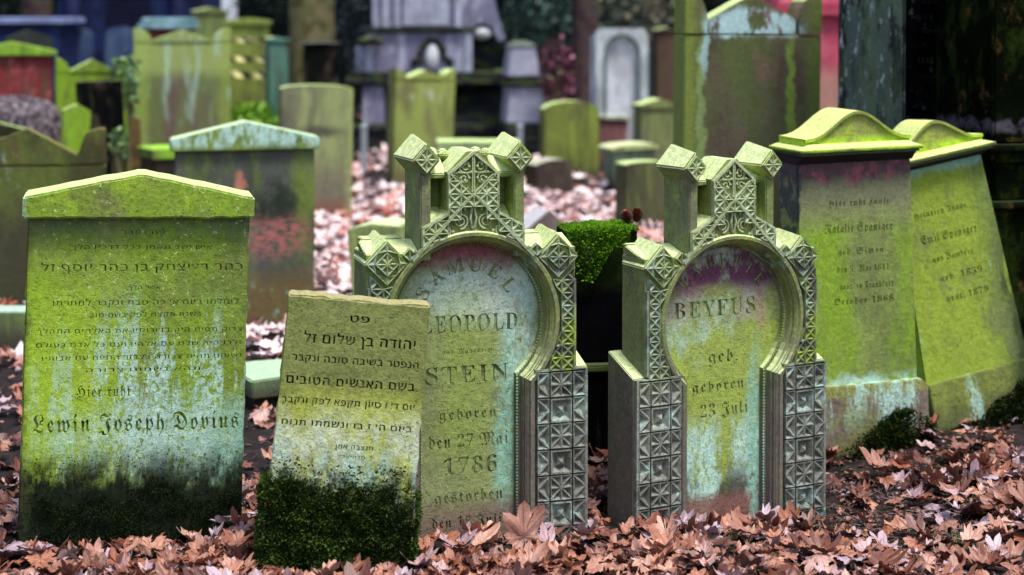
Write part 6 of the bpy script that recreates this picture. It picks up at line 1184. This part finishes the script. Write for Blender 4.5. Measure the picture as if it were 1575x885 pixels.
# hedge: a closed dark core with leaves over it
mb = MB(); vals = []
rnd = random.Random(5)
for _ in range(26000):
    xx = rnd.uniform(-16,16); zz = rnd.uniform(0,3.4); f = 0.35*noise.noise(Vector((xx*0.8,zz*0.8,0)))
    if -9.5 < xx < -4.6 and zz > 1.3 and -6.6 < xx < -5.3: continue
    p = Vector((xx, rnd.uniform(-0.3,0.25)+f, zz)); d_ = Vector((rnd.uniform(-1,1), rnd.uniform(-1,1), rnd.uniform(-.6,1))).normalized(); s_ = d_.cross(Vector((rnd.random(), rnd.random(), 0.3))).normalized(); l = rnd.uniform(0.07,0.16)
    mb.add([p-d_*l*0.5, p+s_*l*0.35, p+d_*l*0.5, p-s_*l*0.35], [(0,1,2,3)]); vals.append(min(1,max(0,0.5*rnd.random()+0.9*max(0,noise.noise(Vector((xx*1.2,zz*1.5,7)))))))
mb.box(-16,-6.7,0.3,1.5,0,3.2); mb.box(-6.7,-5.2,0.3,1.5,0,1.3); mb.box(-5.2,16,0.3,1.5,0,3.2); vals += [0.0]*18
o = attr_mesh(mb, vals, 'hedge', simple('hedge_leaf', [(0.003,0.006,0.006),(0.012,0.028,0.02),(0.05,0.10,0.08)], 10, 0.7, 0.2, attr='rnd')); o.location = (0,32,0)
tag(o, 'dark overgrown evergreen hedge closing the back of the cemetery', 'hedge', kind='stuff')
# house beyond the hedge
t = thing('house', 'pale plastered house with a white-framed window far behind the taped stone', 'house', (wx(370,40),40,0))
hm = stone('house_plaster', (0.30,0.30,0.24), (), seed=97)
part('wall', MB().box(-3,3,0,6,-0.1,5.2), hm, t); part('roof', MB().prism([(-3.3,5.2),(3.3,5.2),(0,7.6)],-0.3,6.3), stone('roof_tile',(0.15,0.06,0.05),(),seed=98), t)
for cx in (0,-2.0,2.0):
    wn = part('window', MB().box(cx-0.5,cx+0.5,-0.05,-0.005,1.0,2.4), simple('pane_light', [(0.7,0.75,0.85),(0.8,0.85,0.9)], 3, 0.3), t)
    part('frame', MB().box(cx-0.56,cx+0.56,-0.09,-0.055,0.94,1.02).box(cx-0.56,cx+0.56,-0.09,-0.055,2.36,2.44).box(cx-0.56,cx-0.48,-0.09,-0.055,1.02,2.36).box(cx+0.48,cx+0.56,-0.09,-0.055,1.02,2.36).box(cx-0.05,cx+0.05,-0.09,-0.055,1.02,2.36), simple('frame_dark', [(0.05,0.05,0.09),(0.07,0.07,0.1)]), wn)

# ================================================================ LEAVES
def leaf_mesh(seed, curl, fold, size=0.056, lo=False, oval=False):
    rnd = random.Random(seed); lob = [(-172,0.30)]; oval = seed % 3 == 1
    L_ = ((-140,0.62),(-92,0.84),(-44,0.98),(0,1.12),(44,0.98),(92,0.84),(140,0.62))
    for i, (a, r) in enumerate(L_):
        a += rnd.uniform(-9,9); r *= rnd.uniform(0.70,1.1)
        if oval: r = 0.85+0.1*(i == 3)
        if seed % 5 == 2 and i > 4: r *= 0.55
        if lo: lob += [(a-9,r*0.8),(a,r),(a+9,r*0.8)]
        else: lob += [(a-15,r*0.74),(a-11,r*0.86),(a-7,r*0.90),(a,r),(a+7,r*0.90),(a+11,r*0.86),(a+15,r*0.74)]
        if i < 6: lob.append((a+24, rnd.uniform(0.56,0.74)))
    P = []
    for a, r in lob: P.append((sin(radians(a))*r, cos(radians(a))*r))
    n = len(P); vs = [(0,-0.05,0)]
    def hgt(x, y):
        r = hypot(x,y); a = atan2(x,y)
        return curl*r*r*0.55 + fold*abs(x)*0.7 + 0.05*cos(a*7.2)*r + 0.26*noise.noise(Vector((x*1.6+seed,y*1.6,seed))) + 0.10*noise.noise(Vector((x*4.5+seed,y*4.5,seed)))+0.25*curl*x*y
    KS = (0.5,1.0) if lo else (0.35,0.7,1.0)
    for k in KS:
        for x, y in P: vs.append((x*k, y*k-0.02, hgt(x*k,y*k)))
    fs = [(0,1+i,1+(i+1)%n) for i in range(n-1)]
    for q in range(len(KS)-1): fs += [(1+q*n+i, 1+(q+1)*n+i, 1+(q+1)*n+(i+1)%n, 1+q*n+(i+1)%n) for i in range(n-1)]
    if oval: vs = [(v[0]*0.62, v[1], v[2]*0.7) for v in vs]
    o = len(vs); vs += [(-0.014,-0.06,0.01),(0.014,-0.06,0.01),(0.10,-0.75,0.12),(0.13,-0.74,0.12)]; fs.append((o,o+1,o+3,o+2))
    return [(v[0]*size,v[1]*size,v[2]*size) for v in vs], fs, [(v[0],v[1]) for v in vs]
def leaf_uv(me, per_vert):
    lay = me.uv_layers.new(name='leafmap'); li = [0]*len(me.loops); me.loops.foreach_get('vertex_index', li)
    lay.data.foreach_set('uv', [c for k in li for c in per_vert[k]])
def leaf_mat(name, attr=None):
    cols = [(0.03,0.012,0.010),(0.10,0.03,0.022),(0.22,0.075,0.045),(0.33,0.14,0.095),(0.14,0.06,0.055),(0.45,0.21,0.14),(0.28,0.09,0.045),(0.52,0.29,0.22),(0.36,0.27,0.34),(0.74,0.50,0.42)]
    m = simple(name, cols, 55, 0.42, 0.55, rnd=not attr, attr=attr, bump=0.25)
    N = NT(m.node_tree); pb = [n for n in m.node_tree.nodes if n.type == 'BSDF_PRINCIPLED'][0]; src = pb.inputs['Base Color'].links[0].from_socket
    uv = N.n('ShaderNodeUVMap', uv_map='leafmap'); sx = N.n('ShaderNodeSeparateXYZ'); N.link(uv.outputs[0], sx.inputs[0])
    an = N.math('ABSOLUTE', N.math('MULTIPLY', N.math('ARCTAN2', sx.outputs[0], sx.outputs[1]), 57.3/45.5))
    fr = N.math('ABSOLUTE', N.math('SUBTRACT', an, N.math('ROUND', an)))
    rr = N.math('SQRT', N.math('ADD', N.math('MULTIPLY', sx.outputs[0], sx.outputs[0]), N.math('MULTIPLY', sx.outputs[1], sx.outputs[1])))
    vein = N.ramp(N.math('MULTIPLY', fr, rr), 0.035, 0.012)
    side = N.ramp(N.math('ABSOLUTE', N.math('SINE', N.math('SUBTRACT', N.math('MULTIPLY', rr, 26.0), N.math('MULTIPLY', fr, 16.0)))), 0.25, 0.05)
    blot = N.ramp(N.noise(uv.outputs[0], 3.0, 4, 0.65), 0.5, 0.72)
    hv = N.n('ShaderNodeHueSaturation'); N.link(src, hv.inputs['Color'])
    N.link(N.math('SUBTRACT', N.math('SUBTRACT', N.math('SUBTRACT', 1.1, N.math('MULTIPLY', vein, 0.45)), N.math('MULTIPLY', side, 0.16)), N.math('MULTIPLY', blot, 0.45)), hv.inputs['Value'])
    N.link(hv.outputs[0], pb.inputs['Base Color'])
    return m
ML_I = leaf_mat('fallen_leaf'); ML_A = leaf_mat('fallen_leaf_litter', 'rnd')
ML_P = simple('sheen_leaf_litter', [(0.10,0.03,0.025),(0.42,0.12,0.07),(0.76,0.56,0.54),(0.88,0.74,0.76),(0.82,0.66,0.70)], 40, 0.4, 0.6, attr='rnd')  # bright sky sheen on the distant leaves is put into these pale colours
VSP = list(enumerate([(0.5,0.1),(-0.5,0.2),(0.9,0.3),(0.2,0.5),(-0.7,-0.2),(1.1,0.0),(0.35,-0.3),(-0.3,0.6),(0.7,0.6),(1.3,0.4),(1.7,0.2),(-1.0,0.7),(0.1,0.05)]))
VAR = [leaf_mesh(i+3, c, f) for i, (c, f) in VSP]; VLO = [leaf_mesh(i+3, c, f, lo=True) for i, (c, f) in VSP]
def inside(x, y):
    for fx, fy, hw, tt, yw in foot:
        dx, dy = x-fx, y-fy
        if abs(dx) > 1.5 or abs(dy) > 1.5: continue
        u_ = dx*cos(yw)+dy*sin(yw); v_ = -dx*sin(yw)+dy*cos(yw)
        if -hw-0.02 < u_ < hw+0.02 and -0.03 < v_ < tt+0.02: return True
    return False
rl = random.Random(99); cand = []
def dens(x, y):
    px = 787.5+F*x/y; py = 10+F*H/y
    k = 1.0
    if 1265 < px < 1500 and 690 < py < 850: k = 0.16 + 0.35*max(0, noise.noise(Vector((x*6,y*6,1)))*2)
    if 1400 < px and 640 < py < 700: k = 0.8
    if noise.noise(Vector((x*2.3,y*2.3,5))) < -0.15: k *= 0.4
    return k
def scatter(n, y0, y1, lay=0.05, big=1.0):
    for _ in range(n):
        y = sqrt(rl.uniform(y0*y0, y1*y1)); x = rl.uniform(-0.34,0.34)*y
        if rl.random() > dens(x, y) or inside(x, y): continue
        z = gz(x,y)+rl.uniform(0.004, lay)
        tl = min(1.1, abs(rl.gauss(0,0.27 if y < 8 else 0.25))); a = rl.uniform(0,2*pi)
        M = Matrix.Translation((x,y,z)) @ Matrix.Rotation(tl,4,Vector((cos(a),sin(a),0))) @ Matrix.Rotation(rl.uniform(0,2*pi),4,'Z')
        if rl.random() < 0.25: M = M @ Matrix.Rotation(pi,4,'X')
        cand.append((y, M, rl.choice(range(len(VAR))), rl.choice((rl.uniform(0.4,0.8),rl.uniform(0.8,1.25),rl.uniform(1.0,1.5)))*big, rl.random() if y < 8 else rl.random()**0.85, x))
scatter(2900, 4.2, 6.0); scatter(3000, 6.0, 9.0); scatter(9500, 9.0, 15.0, 0.07, 1.2); scatter(5000, 15, 26, 0.08, 1.7)
# heaps against the stones
def heap(px, d, n, rx, ry, hgt):
    for _ in range(n):
        x = wx(px,d)+rl.gauss(0,rx); y = d+rl.gauss(0,ry)
        if inside(x,y): continue
        k = exp(-((x-wx(px,d))/rx)**2/2)*hgt
        tl = min(1.3, abs(rl.gauss(0.1,0.5))); a = rl.uniform(0,2*pi)
        M = Matrix.Translation((x,y,gz(x,y)+rl.uniform(0.0,1)*k+0.01)) @ Matrix.Rotation(tl,4,Vector((cos(a),sin(a),0))) @ Matrix.Rotation(rl.uniform(0,2*pi),4,'Z')
        cand.append((y, M, rl.choice(range(len(VAR))), rl.uniform(0.6,1.25), rl.random(), x))
heap(290,5.05,110,0.22,0.08,0.06); heap(365,5.25,40,0.07,0.06,0.10); heap(935,6.0,110,0.09,0.12,0.15); heap(730,5.1,60,0.16,0.10,0.03); heap(130,4.95,60,0.2,0.08,0.03)
heap(1500,6.1,110,0.25,0.15,0.04); heap(20,5.6,110,0.13,0.5,0.08); heap(1120,5.6,40,0.18,0.06,0.02); heap(870,5.2,60,0.12,0.12,0.05)
for _ in range(3500):   # broken bits of old leaves on the bare soil
    y = rl.uniform(4.3, 7.4); x = rl.uniform(-0.3,0.34)*y
    if rl.random() < 0.6: x = wx(rl.uniform(1230,1560), y)
    if inside(x,y): continue
    a = rl.uniform(0,2*pi)
    M = Matrix.Translation((x,y,gz(x,y)+rl.uniform(0.001,0.012))) @ Matrix.Rotation(abs(rl.gauss(0,0.3)),4,Vector((cos(a),sin(a),0))) @ Matrix.Rotation(a*3,4,'Z')
    cand.append((y+8, M, rl.choice(range(len(VAR))), rl.uniform(0.12,0.35), rl.uniform(0,0.22) if rl.random() < 0.8 else rl.random(), x))
cand.sort(key=lambda c: c[0])
vm = []
for i, (vs, fs, uvs) in enumerate(VAR):
    me = bpy.data.meshes.new('fallen_leaf'); me.from_pydata(vs, [], fs); me.materials.append(ML_I)
    me.polygons.foreach_set('use_smooth', [True]*len(me.polygons)); leaf_uv(me, uvs); vm.append(me)
cnt = 0; lit = MB(); lv = []; luv = []; far = MB(); fv = []
for (y, M, vi, sc_, r, x) in cand:
    px = 787.5+F*x/y; py = 10+F*(H-M.translation.z)/y
    if cnt < 298 and -20 < px < 1595 and 600 < py < 905 and not (390 < px < 640 and y > 5.0) and not (35 < px < 390 and y > 5.35):
        o = bpy.data.objects.new('fallen_leaf', vm[vi]); COL.objects.link(o); o.matrix_world = M @ Matrix.Scale(sc_,4)
        tag(o, 'brown-pink fallen maple leaf lying loose on the ground in the foreground', 'leaf', 'fallen leaves in the foreground'); cnt += 1
    else:
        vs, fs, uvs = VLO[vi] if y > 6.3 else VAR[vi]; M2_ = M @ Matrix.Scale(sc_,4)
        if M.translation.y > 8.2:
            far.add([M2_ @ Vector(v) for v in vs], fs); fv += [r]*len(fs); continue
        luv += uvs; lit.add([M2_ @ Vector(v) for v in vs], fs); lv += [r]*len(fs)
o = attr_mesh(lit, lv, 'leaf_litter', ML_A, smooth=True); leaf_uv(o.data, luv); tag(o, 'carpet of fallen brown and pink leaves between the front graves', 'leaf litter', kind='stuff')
o = attr_mesh(far, fv, 'leaf_litter', ML_P, smooth=True); tag(o, 'carpet of fallen leaves between the graves further back, painted pale with sky sheen', 'leaf litter', kind='stuff')
# the large leaf standing against the first ornate stone
vs, fs, uvs = leaf_mesh(77, 0.25, 0.25, 0.105)
me = bpy.data.meshes.new('maple_leaf'); me.from_pydata(vs, [], fs); me.materials.append(ML_I); me.polygons.foreach_set('use_smooth', [True]*len(fs)); leaf_uv(me, uvs)
o = bpy.data.objects.new('fallen_leaf', me); COL.objects.link(o); o.location = (wx(806,5.3),5.3,wz(824,5.3)); o.rotation_euler = (radians(68),0,radians(8))
tag(o, 'large salmon maple leaf standing upright against the foot of the 1786 stone', 'leaf')

# twigs and crumbs on the bare soil
mb = MB(); rt = random.Random(4)
for _ in range(1500):
    y = rt.uniform(4.4,7.2); x = rt.uniform(-0.32,0.32)*y
    if rt.random() < 0.5: y = rt.uniform(4.9,6.4); x = wx(rt.uniform(1180,1500), y)
    a = rt.uniform(0,pi); l = rt.uniform(0.01,0.05); z = gz(x,y)+0.008
    mb.tube([(x,y,z),(x+l*cos(a)*0.5,y+l*sin(a)*0.5,z+rt.uniform(0,0.01)),(x+l*cos(a),y+l*sin(a),z)], rt.uniform(0.0012,0.003), 4)
tag(mb.build('twig_litter', simple('twig_brown', [(0.04,0.025,0.02),(0.12,0.08,0.07),(0.22,0.17,0.17)], 12, 0.8)), 'scattered twigs and crumbs on the dark soil', 'twigs', kind='stuff')
mb = MB(); gv = []
for (px, py, n) in ((1490,832,50),(1515,845,40),(1330,860,30),(1240,835,30),(1475,765,30),(1110,830,25),(40,470,80)):
    y = F*H/(py-10) if py > 500 else 8.6; x0 = wx(px,y)
    for _ in range(n):
        x = x0+rt.gauss(0,0.03); yy = y+rt.gauss(0,0.04); z = gz(x,yy); a = rt.uniform(0,2*pi); l = rt.uniform(0.02,0.05)
        mb.add([(x-0.002,yy,z),(x+0.002,yy,z),(x+l*0.5*cos(a)+0.001,yy+l*0.5*sin(a),z+l)], [(0,1,2)]); gv.append(rt.random())
o = attr_mesh(mb, gv, 'grass', simple('grass_blade', [(0.02,0.06,0.02),(0.08,0.2,0.06)], 10, 0.6, attr='rnd')); tag(o, 'a few thin green grass blades between the leaves', 'grass', kind='stuff')

# ================================================================ CAMERA, LIGHT
cam = bpy.data.cameras.new('camera'); co = bpy.data.objects.new('camera', cam); COL.objects.link(co); sc.camera = co
co.location = (0,0,H); co.rotation_euler = (pi/2,0,0)
cam.sensor_width = 36; cam.lens = 60; cam.shift_y = -432.5/1575; cam.clip_end = 1000; cam.clip_start = 0.05
cam.dof.use_dof = True; cam.dof.focus_distance = 5.55; cam.dof.aperture_fstop = 1.9
w = bpy.data.worlds.new('World'); sc.world = w; w.use_nodes = True; nt = w.node_tree
sky = nt.nodes.new('ShaderNodeTexSky'); sky.sky_type = 'NISHITA'; sky.sun_disc = False
EL, AZ = radians(68), radians(140)   # sun high, behind the camera's right shoulder
sky.sun_elevation = EL; sky.air_density = 1.0; sky.dust_density = 3.0
bg = [n for n in nt.nodes if n.type == 'BACKGROUND'][0]; nt.links.new(sky.outputs[0], bg.inputs[0]); bg.inputs[1].default_value = 0.08
sl = bpy.data.lights.new('sun', 'SUN'); so = bpy.data.objects.new('sun', sl); COL.objects.link(so)
sl.energy = 1.5; sl.angle = radians(14); sl.color = (1.0,0.97,0.9)
dirv = Vector((sin(AZ)*cos(EL), cos(AZ)*cos(EL), sin(EL)))
so.rotation_euler = dirv.to_track_quat('Z','Y').to_euler(); sky.sun_rotation = AZ
so.location = dirv*20
sc.view_settings.view_transform = 'Standard'; sc.view_settings.look = 'None'; sc.view_settings.exposure = 1.38; sc.view_settings.gamma = 1
sc.view_settings.use_curve_mapping = False
